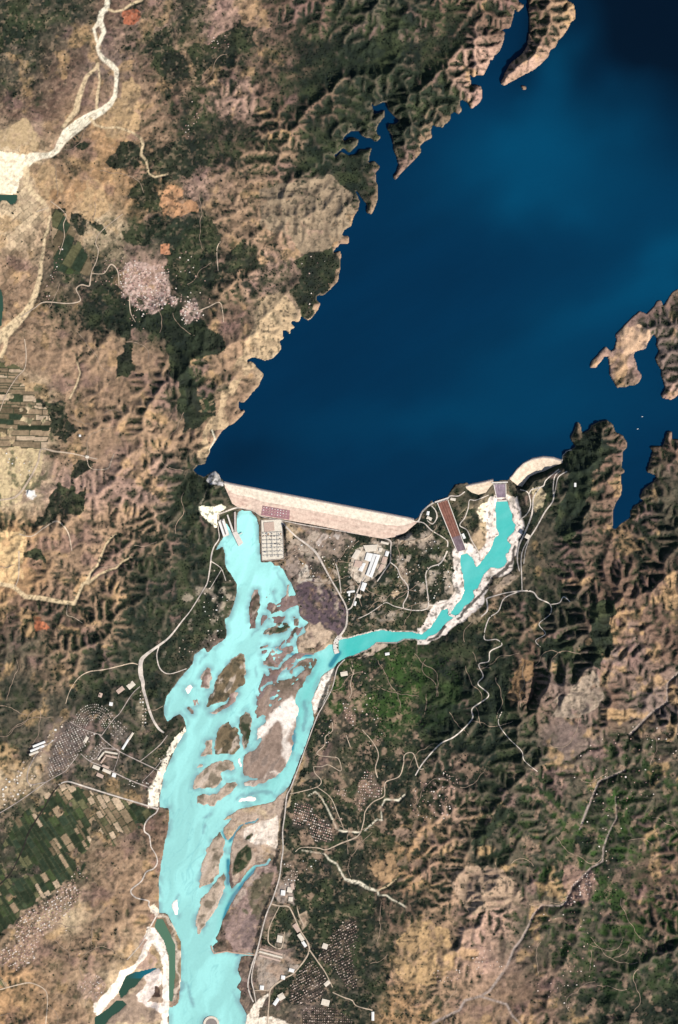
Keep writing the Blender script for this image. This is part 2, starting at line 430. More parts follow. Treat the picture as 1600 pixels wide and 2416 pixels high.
BARE = [(P("-60,1000 40,1010 100,1080 60,1170 -60,1210"), (206, 180, 138)),
                (P("180,440 250,435 268,500 225,530 170,500"), (206, 172, 130)), (P("85,390 130,385 150,440 120,475 95,450"), (200, 168, 128)), (P("232,270 260,240 300,240 330,300 280,330 240,310"), (196, 164, 124)), (P("0,300 60,290 100,330 80,352 0,352"), (206, 178, 138)), (P("290,200 320,190 335,250 310,270 285,250"), (200, 168, 128)),
        (P("391,443 420,448 425,464 443,461 461,476 464,502 451,497 413,512 390,515 380,470"), (208, 158, 118)),
        (P("76,1457 94,1457 120,1483 84,1488"), (200, 124, 90)),
        (P("290,25 325,20 332,40 315,60 292,55"), (196, 120, 90)),
        (P("383,573 402,575 402,600 378,600"), (224, 158, 118)),
        (P("1230,1549 1264,1564 1264,1595 1230,1641 1203,1675 1210,1618"), (158, 126, 94)),
        (P("1394,1580 1417,1637 1383,1694 1306,1694 1318,1656 1367,1602"), (166, 148, 130)),
        (P("470,1193 503,1195 524,1189 536,1200 513,1212 513,1246 503,1241 486,1222 471,1206"), (252, 244, 216)),
        (P("488,1132 499,1118 507,1112 520,1122 522,1134 532,1139 526,1147 501,1145"), (206, 200, 196)),
        (P("1133,1193 1169,1177 1170,1193 1170,1239 1167,1249 1159,1229 1143,1234 1130,1226 1125,1203"), (246, 226, 194)),
        (P("1135,1240 1168,1240 1165,1290 1140,1310 1118,1290 1115,1255"), (176, 152, 124)),
        (P("843,1543 892,1515 922,1515 917,1526 889,1531 869,1543 833,1550"), (230, 205, 180)),
        (P("794,1569 779,1623 763,1664 743,1684 739,1676 734,1656 743,1633 758,1597 776,1579"), (250, 238, 222)),
        (P("400,1783 393,1817 383,1847 377,1883 374,1906 349,1904 351,1860 360,1850 375,1812 400,1758 430,1725 440,1710 440,1727 413,1768"), (250, 236, 212)),
        (P("820,1350 833,1306 843,1296 864,1283 894,1286 920,1301 910,1342 889,1360 879,1367 848,1378"), (226, 208, 186)),
        (P("705,1347 726,1342 751,1362 731,1373 713,1365"), (222, 210, 192)),
        (P("672,1300 700,1310 712,1335 705,1352 690,1362 676,1345"), (176, 156, 142)),
        (P("700,1275 735,1255 800,1258 840,1270 800,1310 760,1320 735,1290"), (164, 144, 128)),
        (P("728,1265 743,1252 756,1258 740,1277"), (206, 186, 166)), (P("743,1280 765,1255 776,1263 752,1290"), (226, 206, 190)), (P("783,1267 790,1258 806,1263 798,1274"), (220, 204, 190)),
        (P("700,1375 740,1350 775,1390 815,1440 818,1470 800,1500 745,1480 710,1450"), (108, 92, 96)),
        (P("701,1509 730,1494 760,1480 775,1500 772,1512 745,1535 715,1542 702,1530"), (212, 186, 160)),
        (P("940,1335 955,1330 962,1360 965,1385 950,1370 938,1350"), (168, 150, 128)),
        (P("922,1395 935,1388 945,1400 930,1412 922,1405"), (226, 196, 160)),
        (P("320,2230 352,2215 376,2260 378,2300 345,2290 330,2275"), (200, 168, 148)),
        (P("300,2290 340,2300 384,2285 384,2400 330,2416 290,2416 250,2416 225,2395 290,2330"), (186, 160, 138)),
        (P("352,2215 362,2222 350,2250 330,2275 318,2292 300,2305 285,2335 262,2360 245,2380 230,2400 222,2385 224,2365 250,2340 270,2320 285,2290 318,2275 335,2245"), (252, 236, 218)),
        (P("346,2186 360,2188 372,2198 387,2222 399,2255 401,2290 398,2362 398,2540 372,2540 384,2362 384,2285 377,2252 362,2228 343,2212"), (250, 236, 220)),
        (P("341,2300 345,2290 365,2287 376,2285 382,2300 380,2320 370,2330 355,2355 345,2365 355,2362 383,2368 383,2390 350,2375 325,2365 320,2350 335,2335 345,2320"), (246, 226, 212)),
        (P("368,2325 378,2330 378,2355 360,2350"), (92, 74, 66)),
        (P("366,2160 385,2158 404,2182 420,2228 425,2259 420,2304 421,2349 409,2366 397,2366 399,2360 408,2362 413,2312 414,2254 412,2227 396,2193 383,2167 370,2168"), (226, 206, 184)),
        (P("352,2140 365,2132 376,2150 370,2165 356,2150"), (240, 222, 196)),
        (P("579,2416 582,2395 598,2370 635,2343 636,2350 610,2380 612,2400 640,2400 690,2416 690,2540 579,2540"), (248, 232, 210)),
        (P("560,1909 606,1900 644,1892 657,1878 672,1866 676,1880 668,1940 656,1990 655,2010 640,2024 606,2044 590,2052 560,2085 546,2095 543,2040 550,1990 575,1947 612,1932 580,1940 552,1960 537,1984 526,1960 545,1936"), (200, 176, 156)),
        (P("575,1955 620,1940 656,1925 655,2010 630,1990 600,1995 575,1975"), (236, 218, 200)),
        (P("524,2174 555,2116 580,2085 606,2050 640,2035 650,2080 640,2120 620,2180 600,2250 560,2252 540,2215 525,2200"), (166, 140, 130)), (P("600,2070 640,2060 645,2120 610,2180 585,2175 590,2110"), (112, 104, 84)), (P("560,2200 590,2160 610,2180 600,2235 575,2245"), (136, 116, 110)), (P("560,2110 580,2090 600,2060 625,2045 600,2085 570,2135 550,2160"), (196, 174, 158)),
        (P("470,1190 476,1192 500,1130 505,1128"), (150, 140, 120)),
        (P("0,355 30,358 45,362 95,366 90,374 75,385 60,405 45,425 40,450 38,459 -60,457 -60,350"), (252, 236, 204)),
        (P("-60,1230 60,1260 60,1290 50,1330 40,1345 60,1370 -60,1378"), (232, 196, 146)),
        (P("-60,1050 60,1040 110,1060 95,1110 60,1180 30,1200 -60,1210"), (232, 206, 160)),
        (P("55,975 90,980 110,1000 108,1040 75,1060 30,1040 40,1000"), (228, 204, 162)),
        (P("63,1155 80,1157 85,1170 75,1178 62,1172"), (252, 246, 236)),
        (P("630,690 660,680 690,720 706,745 672,800 640,850 600,850 560,920 520,1010 480,1080 460,1080 520,960 560,860 600,770"), (204, 176, 140)),
        (P("620,440 790,420 830,460 845,500 820,540 780,580 720,600 690,560 640,540 610,520"), (160, 140, 116)),
        (P("990,2170 1060,2190 1080,2260 1020,2330 950,2320 920,2260 950,2200"), (196, 162, 120)),
        (P("1060,2060 1160,2040 1230,2110 1200,2150 1120,2160 1080,2120"), (178, 152, 128)),
        (P("1470,770 1510,760 1530,790 1520,820 1490,830 1470,850 1455,830"), (224, 186, 152)),
        (P("880,2040 920,2010 945,2060 930,2095 895,2080"), (184, 150, 114)),
        (P("607,2335 600,2290 612,2240 690,2262 702,2290 668,2312 640,2335"), (184, 166, 150)), (P("648,2080 690,2075 702,2130 660,2135"), (176, 158, 144)), (P("655,2205 690,2200 672,2240 650,2235"), (168, 150, 132)), (P("1330,2050 1400,2040 1420,2080 1380,2130 1335,2145"), (150, 122, 108)),
        (P("700,2165 722,2150 730,2175 715,2195"), (190, 166, 140)),
        (P("1105,1440 1130,1432 1140,1455 1125,1475 1105,1465"), (196, 172, 140)),
        (P("1160,1390 1190,1365 1225,1352 1230,1372 1200,1385 1175,1400"), (206, 180, 154)),
        (P("1255,1150 1275,1148 1288,1165 1280,1195 1262,1210 1255,1190"), (206, 186, 150)),
        ]
DARK_REEDS = [P("583,1992 593,2003 595,2024 583,2044 568,2057 548,2067 551,2036 560,2013"), P("580,1975 595,1965 598,1970 588,1982 578,1982"), P("655,1480 668,1473 686,1476 668,1487 648,1495"), P("584,1722 591,1722 592,1735 584,1748 579,1740")]

# streams of pale dry sand and roads: points with widths
def L(s):
    return [tuple(float(t) for t in p.split(',')) for p in s.split()]
STREAMS = [
 ('254,-70,11 254,0,11 252,20,13 240,30,13 236,50,14 246,75,10 235,100,9 230,112,8 234,125,8 243,138,11 262,152,13 275,166,12 275,185,9 274,205,9 271,228,10 260,246,13 240,262,17 215,275,21 190,292,27 160,315,27 145,335,19 135,355,13 118,366,13 98,368,14 75,372,24', 'a'),
 ('236,50,10 222,68,7 228,95,6 234,106,7', 'a'), ('230,150,6 228,160,6 205,180,9 195,205,11 185,235,14 180,262,14 160,285,10 150,300,8', 'b'), ('232,150,5 233,165,4 236,190,5 230,225,7 228,255,6', 'b'),
 ('214,280,8 225,295,6 240,300,5 255,302,4 275,300,5 295,306,5 315,314,5 333,327,6 338,342,6 333,365,6 345,378,5 352,410,4 365,418,4 395,412,4', 'b'),
 ('256,22,6 270,28,5 290,24,5 310,10,6 335,0,6 380,-60,6', 'b'),
 ('62,400,16 62,430,13 75,455,13 100,475,12 112,495,10', 'b'), ('118,512,8 114,540,7 105,560,6 103,590,7 97,620,8 95,650,11 85,690,13 75,715,15 60,740,17 20,780,26 -10,800,30 -60,830,30', 'b'),
 ('14,800,11 13,820,8 3,840,10 0,870,8', 'b'),
 ('-60,1376,10 0,1378,10 30,1383,10 45,1395,10 60,1408,11 100,1412,11 140,1420,9 175,1424,9 185,1405,6 195,1378,7 205,1374,8 215,1350,5 230,1335,5 240,1310,5 250,1285,4 262,1270,4 275,1260,3', 'b'), ('208,1376,7 235,1355,5 258,1345,5 275,1340,4 290,1325,4 310,1315,3', 'b'),
 ('713,2006,4 738,2011,4 767,2016,4 777,2029,5 795,2039,5 805,2059,6 815,2075,7 830,2080,12 848,2083,12 866,2095,10 891,2103,7 894,2113,4 912,2113,4 925,2123,4 943,2131,4 958,2141,3', 'a'), ('890,2103,5 915,2091,5 935,2075,3', 'b'),
 ('728,1878,3 744,1868,3 759,1883,4 772,1906,4 785,1934,5 795,1957,6 810,1962,6 848,1964,5', 'a'), ('861,1960,4 889,1934,5 902,1936,4 898,1905,3', 'a'), ('902,1901,4 909,1886,5 940,1889,7 955,1876,5', 'a'),
 ('1600,1587,6 1574,1614,6 1574,1656,6 1536,1683,8 1486,1733,7', 'c'), ('1475,1817,6 1413,1844,6 1383,1916,8 1371,1950,8 1368,1957,5', 'c'),
 ('1453,1880,4 1455,1931,4 1437,1964,5 1424,2002,6 1422,2033,6 1394,2048,5 1373,2071,6 1353,2089,6 1335,2130,6 1322,2138,6 1279,2136,7 1259,2158,7 1248,2183,7 1231,2216,8 1213,2239,8 1196,2282,9 1156,2338,9 1133,2351,9 1097,2361,9 1084,2384,9 1024,2413,9 960,2470,9', 'c'),
 ('1133,2351,7 1176,2364,8 1196,2370,8 1209,2397,8 1228,2416,8 1260,2470,8', 'c'),
 ('182,855,3 190,880,3 180,910,4 165,940,3', 'b'), ('500,1015,3 508,1035,3 495,1062,4', 'a'),
]
ROADS = {
 'pale road along the left bank of the turquoise river': ('516,1215,4 515,1245,4 517,1270,4 505,1290,5 499,1310,6 497,1330,5 494,1350,5 489,1375,4 478,1395,4 450,1440,4 430,1465,5 400,1503,7 372,1525,9 345,1545,13 333,1560,17 332,1590,19 337,1610,15 338,1625,12 345,1650,10 352,1675,10 362,1700,9 375,1720,9 387,1729,6', '499,1325,3 515,1335,3 524,1345,3 533,1370,3', '522,1345,3 495,1390,2', '375,1525,4 370,1548,4 378,1578,5 400,1590,3 440,1578,3', 'A'),
 'winding pale track below the left bank sand strip': ('374,1906,5 368,1918,5 352,1930,5 342,1945,5 341,1962,5 352,1972,5 355,1990,5 357,2000,4 368,2018,4 371,2036,5 362,2050,5 345,2058,5 333,2080,5 309,2101,5 320,2118,5 350,2126,5 352,2138,6 372,2160,9', '370,2160,5 352,2192,6 335,2225,3 300,2265,3', 'A'),
 'straight embankment road above the green fields': ('138,1852,5 150,1846,5 165,1845,6 200,1856,6 270,1878,6 330,1896,6 374,1910,6', 'A'),
 'dark railway line crossing the green fields': ('140,1852,4 125,1870,5 105,1905,5 85,1935,5 65,1970,5 55,2000,5 25,2060,5 -10,2095,5 -60,2140,5', 'R'),
 'streets of the curved housing estate': ('-60,1950,3 0,1918,3 50,1887,3 110,1845,3 150,1822,3 160,1812,3 185,1780,3', '190,1778,3 212,1796,4 245,1810,4 300,1838,4 355,1860,4', '235,1735,4 250,1750,4 280,1772,4 330,1797,4 378,1820,4', '165,1703,3 200,1722,3 240,1735,4', '212,1795,3 228,1788,4 235,1775,4 245,1766,4 262,1767,4 281,1774,3 268,1820,2', '240,1735,3 268,1697,3 283,1682,3 310,1640,3 330,1620,3', '330,1797,3 375,1760,3 395,1735,3', '335,1845,2 365,1815,2 385,1790,2', '110,1845,3 70,1850,3 66,1820,3 90,1775,3 130,1745,3', 'S'),
 'thin dirt track over the hills left of the river': ('325,1568,4 310,1565,4 280,1572,4 245,1580,4 210,1585,4 185,1600,3 165,1630,2 155,1660,2', '160,1425,2 158,1450,2 175,1457,2 195,1470,2', 'B'),
 'road network at the foot of the main dam': ('513,1214,5 540,1204,6 560,1198,5 580,1200,5 600,1206,5 620,1219,4 660,1227,4 690,1233,4 720,1239,4 800,1252,4 870,1264,5 918,1274,6 922,1295,4 921,1327,4', '665,1230,4 680,1248,6 700,1267,6 731,1290,8 749,1309,9 777,1360,6 802,1403,6 818,1436,6 818,1470,7 812,1487,7 797,1507,9', '792,1329,4 800,1360,4 805,1400,4', '818,1440,5 830,1432,5 840,1405,6 850,1380,5 862,1360,5', '921,1327,4 905,1350,4 890,1372,4', '920,1326,4 937,1340,4 945,1360,4 955,1372,4 963,1385,4 962,1405,4 952,1425,4 953,1436,4', 'A'),
 'looping roads between the spillways': ('845,1460,3 870,1448,3 890,1435,3 910,1422,3 930,1430,3 953,1436,4 975,1440,4 1000,1439,4 1011,1428,4 1007,1382,4 1005,1354,4 1016,1338,4 1040,1328,5 1056,1300,6', '1011,1428,4 1031,1427,4 1059,1417,4 1077,1400,3', '980,1231,4 1000,1234,4 1018,1251,4 1044,1267,4 1056,1277,4 1056,1290,5', '980,1231,6 988,1228,6 997,1207,6 1015,1191,6 1031,1183,6 1056,1174,6 1064,1170,5 1082,1170,4 1097,1160,4', '1018,1193,3 1028,1205,4 1031,1221,4 1021,1236,4 1008,1228,3', '1153,1168,3 1123,1180,3 1108,1180,3 1105,1198,4 1097,1221,4 1085,1239,4 1102,1251,4 1113,1275,4 1128,1300,4 1133,1313,4', 'A'),
 'twin roads running down from the arc dam': ('1227,1155,4 1243,1160,4 1249,1170,4 1252,1193,4 1243,1213,4 1227,1226,4', '1249,1165,4 1255,1155,4 1281,1147,5 1289,1132,4 1319,1107,5', '1322,1111,4 1309,1124,4 1305,1152,4 1305,1180,5 1286,1208,5 1266,1244,5 1250,1269,5 1235,1295,4 1230,1320,4 1231,1356,4 1232,1392,4', '1338,1112,4 1318,1125,4 1311,1150,3 1306,1178,3', '1281,1147,4 1273,1152,4 1259,1175,5 1255,1213,6 1240,1254,6 1225,1287,6 1221,1320,5 1226,1348,4', '1326,1092,5 1328,1075,4 1337,1065,4 1349,1061,4', '1250,1269,3 1240,1300,3 1236,1330,3', 'A'),
 'long serpentine road through the wooded hills at right': ('1148,1412,5 1174,1404,4 1199,1398,4 1235,1394,5 1258,1397,5 1271,1412,5 1298,1426,4 1298,1449,3 1272,1472,3 1287,1495,3 1264,1511,3 1275,1526,3', '1230,1394,4 1191,1411,4 1176,1442,4 1153,1461,4 1143,1507,4 1172,1509,4 1184,1522,4 1157,1537,4 1153,1560,4 1130,1568,4 1140,1595,4 1128,1614,4 1153,1641,4 1115,1671,5 1115,1694,5 1092,1721,5 1069,1740,5 1038,1756,5 1000,1798,5 980,1830,4', '1148,1412,6 1150,1440,6 1135,1455,4', '1184,1679,3 1176,1706,3 1199,1740,3 1230,1771,3 1237,1794,3 1268,1820,2', '1300,1426,3 1320,1422,4 1330,1408,4 1345,1420,3', 'A'),
 'straight highway along the right bank': ('814,1556,4 796,1577,4 784,1623,4 763,1664,4 748,1692,4 727,1748,4 707,1804,4 687,1857,5 677,1878,5 672,1924,5 667,1962,5 668,2003,5 664,2034,5 659,2072,5 644,2120,5 626,2166,5 608,2238,5 594,2280,5 585,2322,5 590,2347,5 598,2365,5', '607,2245,3 596,2290,4 594,2315,4 599,2338,4 604,2366,3', 'A'),
 'village roads between the river and the lower right estates': ('640,2133,4 659,2138,5 679,2139,5 689,2152,5 707,2193,5 730,2241,6 698,2292,5 670,2310,6 640,2333,7 635,2365,5 631,2416,5', '730,2241,5 751,2271,5 767,2294,4 785,2330,3', '659,2140,3 638,2182,4 633,2207,5 636,2227,4 663,2238,4 671,2200,3', '700,2138,3 707,2163,4 718,2186,4', '785,2342,4 812,2354,4 831,2361,4 842,2374,4 879,2384,4', '599,2338,3 640,2336,4', 'B'),
 'looping lanes through the green villages right of the river': ('827,1575,2 835,1592,2 830,1560,2', '836,1580,3 827,1612,3 830,1633,3 824,1648,3', '740,1809,3 758,1809,3 776,1805,3 804,1819,3 799,1791,3 779,1786,3 756,1783,3 748,1776,4 766,1758,3 768,1738,3 784,1725,3 784,1704,3', '740,1809,3 743,1824,3 758,1842,3 748,1857,3 702,1870,3 684,1873,3', '817,1735,3 827,1763,3', '855,1722,3 881,1753,3 893,1781,4 886,1812,4 891,1835,4', '908,1865,4 911,1845,4 942,1832,4 952,1804,4 955,1781,4 975,1778,4 988,1812,4 1000,1814,3', '748,1857,3 780,1882,3 797,1920,3 812,1958,2', '697,2010,3 712,2000,3 750,2001,4 770,2005,4 805,1990,5 845,1972,5 858,1940,4 862,1915,4 880,1893,4 905,1880,4 908,1865,4', 'B'),
 'pale lanes around the hill town left of the lake': ('290,505,3 240,545,3 226,572,3 232,590,3 228,615,3 217,640,3 213,665,5 210,675,5 192,672,5 180,682,5 188,700,4 188,711,4 160,716,4 105,713,4 80,728,4 50,748,4', '217,645,3 245,645,3 262,624,5 278,640,5 281,675,4', '120,475,3 155,505,3 150,530,3 152,560,2 140,600,2', '115,490,3 86,500,4', '305,690,3 308,735,4 320,760,3', '430,725,3 460,735,4 490,725,4 520,715,3 528,760,2', '520,570,3 512,590,3 515,640,3', 'B'),
 'bright tracks across the cream farmland at far left': ('-60,1190,5 0,1180,6 40,1170,8 70,1130,8 90,1090,7 98,1060,6 130,1065,7 170,1070,5 205,1078,5 230,1083,4', '205,1080,4 210,1100,3 225,1108,3 255,1105,4 262,1090,4 270,1070,3', '45,1260,4 75,1265,4 105,1245,5 135,1230,6 160,1255,5 170,1300,3', '58,800,4 62,835,4 58,870,4 40,890,4 15,930,3 0,970,3', '45,1300,5 44,1360,4 35,1385,4', '0,2335,5 50,2322,5 75,2320,5 105,2335,4 112,2360,4 108,2416,4', 'B'),
}
# ---------------------------------------------------------------- rasters
M = 60                                   # margin round the photo, in photo pixels
G = 2                                    # ground grid spacing, in photo pixels
W1, H1 = PW + 2 * M + 1, PH + 2 * M + 1
NX, NY = (W1 - 1) // G + 1, (H1 - 1) // G + 1
DX = G * S
RS = np.random.RandomState(11)

def fill(poly, w=W1, h=H1, off=M, sc=1.0):
    p = (np.asarray(poly, float) + off) * sc
    x0, y0 = p[:, 0], p[:, 1]
    x1, y1 = np.roll(x0, -1), np.roll(y0, -1)
    ya = max(0, int(p[:, 1].min()))
    yb = min(h - 1, int(p[:, 1].max()) + 1)
    out = np.zeros((h, w), bool)
    if yb < ya: return out
    diff = np.zeros((yb - ya + 1, w + 1), np.int16)
    for a, b, c, d in zip(x0, y0, x1, y1):
        if b == d: continue
        if b > d: a, b, c, d = c, d, a, b
        r0, r1 = max(ya, math.ceil(b)), min(yb, math.ceil(d) - 1)
        if r1 < r0: continue
        ys = np.arange(r0, r1 + 1)
        xs = a + (ys - b) * (c - a) / (d - b)
        np.add.at(diff, (ys - ya, np.clip(np.ceil(xs).astype(int), 0, w)), 1)
    out[ya:yb + 1] = (np.cumsum(diff, 1)[:, :w] % 2) == 1
    return out

def box(a, r):
    """box blur with radius r on both axes"""
    a = a.astype(np.float32)
    for ax in (0, 1):
        p = np.pad(a, [(r + 1, r) if k == ax else (0, 0) for k in (0, 1)], mode='edge')
        c = np.cumsum(p, axis=ax, dtype=np.float64)
        n = 2 * r + 1
        a = ((c[n:] - c[:-n]) if ax == 0 else (c[:, n:] - c[:, :-n])).astype(np.float32) / n
    return a

def edt(mask, R):
    """distance (in cells, at most R) to the nearest True cell"""
    big = float(R * R)
    d = np.where(mask, 0.0, big).astype(np.float32)
    for ax in (0, 1):
        out = d.copy()
        n = d.shape[ax]
        for k in range(1, R + 1):
            if ax == 0:
                np.minimum(out[k:], d[:-k] + k * k, out=out[k:])
                np.minimum(out[:-k], d[k:] + k * k, out=out[:-k])
            else:
                np.minimum(out[:, k:], d[:, :-k] + k * k, out=out[:, k:])
                np.minimum(out[:, :-k], d[:, k:] + k * k, out=out[:, :-k])
        d = out
    return np.sqrt(np.minimum(d, big))

YY, XX = np.mgrid[0:NY, 0:NX].astype(np.float32)
PX = XX * G - M                           # photo pixel of each ground grid point
PY = YY * G - M

def noise(x, y, scale, seed, ang=0.0, stretch=1.0):
    ca, sa = math.cos(ang), math.sin(ang)
    u = (x * ca + y * sa) / (scale * stretch)
    v = (-x * sa + y * ca) / scale
    t = np.random.RandomState(seed).rand(256, 256).astype(np.float32)
    u = u + 1000.37; v = v + 1000.71
    iu = np.floor(u).astype(np.int32); iv = np.floor(v).astype(np.int32)
    fu = u - iu; fv = v - iv
    fu = fu * fu * (3 - 2 * fu); fv = fv * fv * (3 - 2 * fv)
    a = t[iv & 255, iu & 255]; b = t[iv & 255, (iu + 1) & 255]
    c = t[(iv + 1) & 255, iu & 255]; d = t[(iv + 1) & 255, (iu + 1) & 255]
    return (a + (b - a) * fu) * (1 - fv) + (c + (d - c) * fu) * fv

_cache = {}
def fbm(x, y, scale, seed, octs=4, ang=0.0, stretch=1.0, gain=0.5):
    if x is PX and y is PY:
        k = (scale, seed, octs, ang, stretch, gain)
        if k not in _cache: _cache[k] = _fbm(x, y, *k)
        return _cache[k]
    return _fbm(x, y, scale, seed, octs, ang, stretch, gain)
_tabs = {}
def _fbm(x, y, scale, seed, octs=4, ang=0.0, stretch=1.0, gain=0.5):
    s, a, t = 0, 1.0, 0
    for k in range(octs):
        s = s + a * noise(x, y, scale / 2 ** k, seed + 17 * k, ang + k * 0.4 * (stretch == 1.0), stretch)
        t += a; a *= gain
    return s / t

def bilin(tab, x, y):
    """coarse table (one value per 100 px square) at photo pixel x,y, smooth"""
    h, w = tab.shape[:2]
    u = np.clip(x / 100 - 0.5, 0, w - 1.001); v = np.clip(y / 100 - 0.5, 0, h - 1.001)
    iu = np.floor(u).astype(int); iv = np.floor(v).astype(int)
    fu = u - iu; fv = v - iv
    fu = fu * fu * (3 - 2 * fu); fv = fv * fv * (3 - 2 * fv)
    if tab.ndim == 3: fu, fv = fu[..., None], fv[..., None]
    iu1 = np.minimum(iu + 1, w - 1); iv1 = np.minimum(iv + 1, h - 1)
    return (tab[iv, iu] * (1 - fu) + tab[iv, iu1] * fu) * (1 - fv) + (tab[iv1, iu] * (1 - fu) + tab[iv1, iu1] * fu) * fv

WXN = (fbm(PX, PY, 60, 101, 4) - 0.5); WYN = (fbm(PX, PY, 60, 202, 4) - 0.5)
FX = (fbm(PX, PY, 14, 303, 3) - 0.5); FY = (fbm(PX, PY, 14, 404, 3) - 0.5)

# water masks at photo resolution, then softened so that shore lines run smoothly between grid points
def rough(poly, amp, seed=0):
    out = []
    n = len(poly)
    for k in range(n):
        (xa, ya), (xb, yb) = poly[k], poly[(k + 1) % n]
        m_ = max(1, int(math.hypot(xb - xa, yb - ya) / 3))
        for t in range(m_):
            out.append((xa + (xb - xa) * t / m_, ya + (yb - ya) * t / m_))
    a = np.array(out, np.float32)
    dx = _fbm(a[:, 0], a[:, 1], 11, 801 + seed, 3) - 0.5; dy = _fbm(a[:, 0], a[:, 1], 11, 851 + seed, 3) - 0.5
    a[:, 0] += dx * 4 * amp; a[:, 1] += dy * 4 * amp
    return [tuple(p) for p in a]
lake1 = fill(LAKE) & ~fill(ISLET)
river1 = fill(rough(RIVER, 1.0))
bar_masks = []
for poly, tone, lab in SANDBARS:
    bar_masks.append(fill(rough(poly, 2.6)))
for b in bar_masks: river1 &= ~b
for p in POOLS_IN_BARS: river1 |= fill(p)
cof = np.hypot(np.arange(W1)[None, :] - M - 498.5, np.arange(H1)[:, None] - M - 2417) < 19
river1 &= ~cof
# the finer braids: thread channels through the mud flats and small bars in the shallows
bw = (slice(1370 + M, 1720 + M), slice(590 + M, 790 + M))
by, bx = np.mgrid[1370:1720, 590:790].astype(np.float32)
inb = fill(P("622,1400 706,1380 722,1470 700,1505 702,1532 752,1545 722,1600 690,1650 640,1690 606,1700 604,1640 622,1590 612,1500"))[bw]
nb_ = _fbm(bx + 24 * (_fbm(bx, by, 40, 61, 2) - 0.5), by + 24 * (_fbm(bx, by, 40, 62, 2) - 0.5), 17, 63, 4, 2.6, 2.4)
allbars = np.zeros_like(river1)
for b in bar_masks: allbars |= b
thread = inb & allbars[bw] & (np.abs(nb_ - 0.5) < 0.02)
flats = inb & river1[bw] & (nb_ > 0.59)
river1[bw] = (river1[bw] | thread) & ~flats
mud1 = np.zeros_like(river1); mud1[bw] = flats
canal1 = fill(CANAL)
pool1 = np.zeros_like(lake1)
for p in EXCAV_POOLS + LEFT_PONDS: pool1 |= fill(p)
def soft(m, r=2):
    return box(box(m, r), 1)[::G, ::G][:NY, :NX]
LK, RV, CN, PL = soft(lake1), soft(river1, 1), soft(canal1, 1), soft(pool1, 1)
jig = 0.16 * (fbm(PX, PY, 9, 77, 2) - 0.5) * 2
LKm, RVm, CNm, PLm = LK + jig > 0.5, RV + jig > 0.5, CN > 0.5, PL > 0.5
WATERm = LKm | RVm | CNm | PLm
LK = LK + jig; RV = RV + jig

# ---------------------------------------------------------------- relief: rain-carved hills
relief = bilin(np.array([[float(c) for c in r] for r in RELIEF]), PX + WXN * 60, PY + WYN * 60).astype(np.float32)
floor_z = bilin(np.array([[(ord(c) - ord('m')) * 10.0 for c in r] for r in FLOOR]), PX, PY).astype(np.float32)
right = np.clip((PX - 820) / 200, 0, 1) * np.clip((PY - 1000) / 200, 0, 1)
ridA = 1 - np.abs(2 * fbm(PX + WXN * 140, PY + WYN * 140, 130, 501, 4, -0.62, 2.2) - 1)
ridB = 1 - np.abs(2 * fbm(PX + WXN * 170, PY + WYN * 170, 165, 601, 4, -1.05, 1.9) - 1)
rid = ridA * (1 - right) + ridB * right
rel = np.clip(relief / 9, 0, 1)
U_full = (0.02 + 1.0 * rel ** 1.25 * np.clip(0.15 + 3.0 * (rid - 0.45), 0.12, 1.9)).astype(np.float32)

stream1 = np.zeros((H1, W1), bool)
def stroke(mask, pts, scale=1.0):
    for (xa, ya, wa), (xb, yb, wb) in zip(pts[:-1], pts[1:]):
        n = max(2, int(math.hypot(xb - xa, yb - ya)))
        for t in np.linspace(0, 1, n):
            x, y, r = xa + (xb - xa) * t + M, ya + (yb - ya) * t + M, max(0.75, (wa + (wb - wa) * t) * scale / 2)
            i0, i1, j0, j1 = int(y - r), int(y + r) + 1, int(x - r), int(x + r) + 1
            if i1 < 0 or j1 < 0 or i0 >= H1 or j0 >= W1: continue
            i0, j0 = max(i0, 0), max(j0, 0)
            yy, xx = np.ogrid[i0:min(i1 + 1, H1), j0:min(j1 + 1, W1)]
            mask[i0:i1 + 1, j0:j1 + 1] |= (xx - x) ** 2 + (yy - y) ** 2 <= r * r
smask = {}
for s, k in STREAMS:
    smask.setdefault(k, np.zeros((H1, W1), bool))
    stroke(smask[k], L(s), 0.68 if L(s)[0][0] > 600 else 1.0)
streams1 = np.zeros((H1, W1), bool)
for k in smask: streams1 |= smask[k]

def receivers(z, dx, base):
    h, w = z.shape
    best = np.zeros(z.shape, np.float32); rec = np.arange(h * w, dtype=np.int32).reshape(h, w).copy()
    dist = np.full(z.shape, dx, np.float32)
    idx = np.arange(h * w, dtype=np.int32).reshape(h, w)
    for di in (-1, 0, 1):
        for dj in (-1, 0, 1):
            if di == 0 and dj == 0: continue
            a = (slice(max(0, -di), h - max(0, di)), slice(max(0, -dj), w - max(0, dj)))
            b = (slice(max(0, di), h + min(0, di)), slice(max(0, dj), w + min(0, dj)))
            L_ = dx * math.hypot(di, dj)
            s = (z[a] - z[b]) / L_
            better = s > best[a]
            best[a] = np.where(better, s, best[a])
            rec[a] = np.where(better, idx[b], rec[a])
            dist[a] = np.where(better, L_, dist[a])
    rec[base] = idx[base]
    return rec.ravel(), dist.ravel()

def flow_levels(rec):
    d = (rec != np.arange(len(rec))).astype(np.int32)
    r = rec.copy()
    for _ in range(13):
        d = d + d[r]
        r = r[r]
    order = np.argsort(d, kind='stable')
    return order, np.concatenate([[0], np.cumsum(np.bincount(d))])

def area_of(rec, order, cuts):
    A = np.ones(len(rec), np.float64)
    for k in range(len(cuts) - 2, 0, -1):
        ix = order[cuts[k]:cuts[k + 1]]
        np.add.at(A, rec[ix], A[ix])
    return A

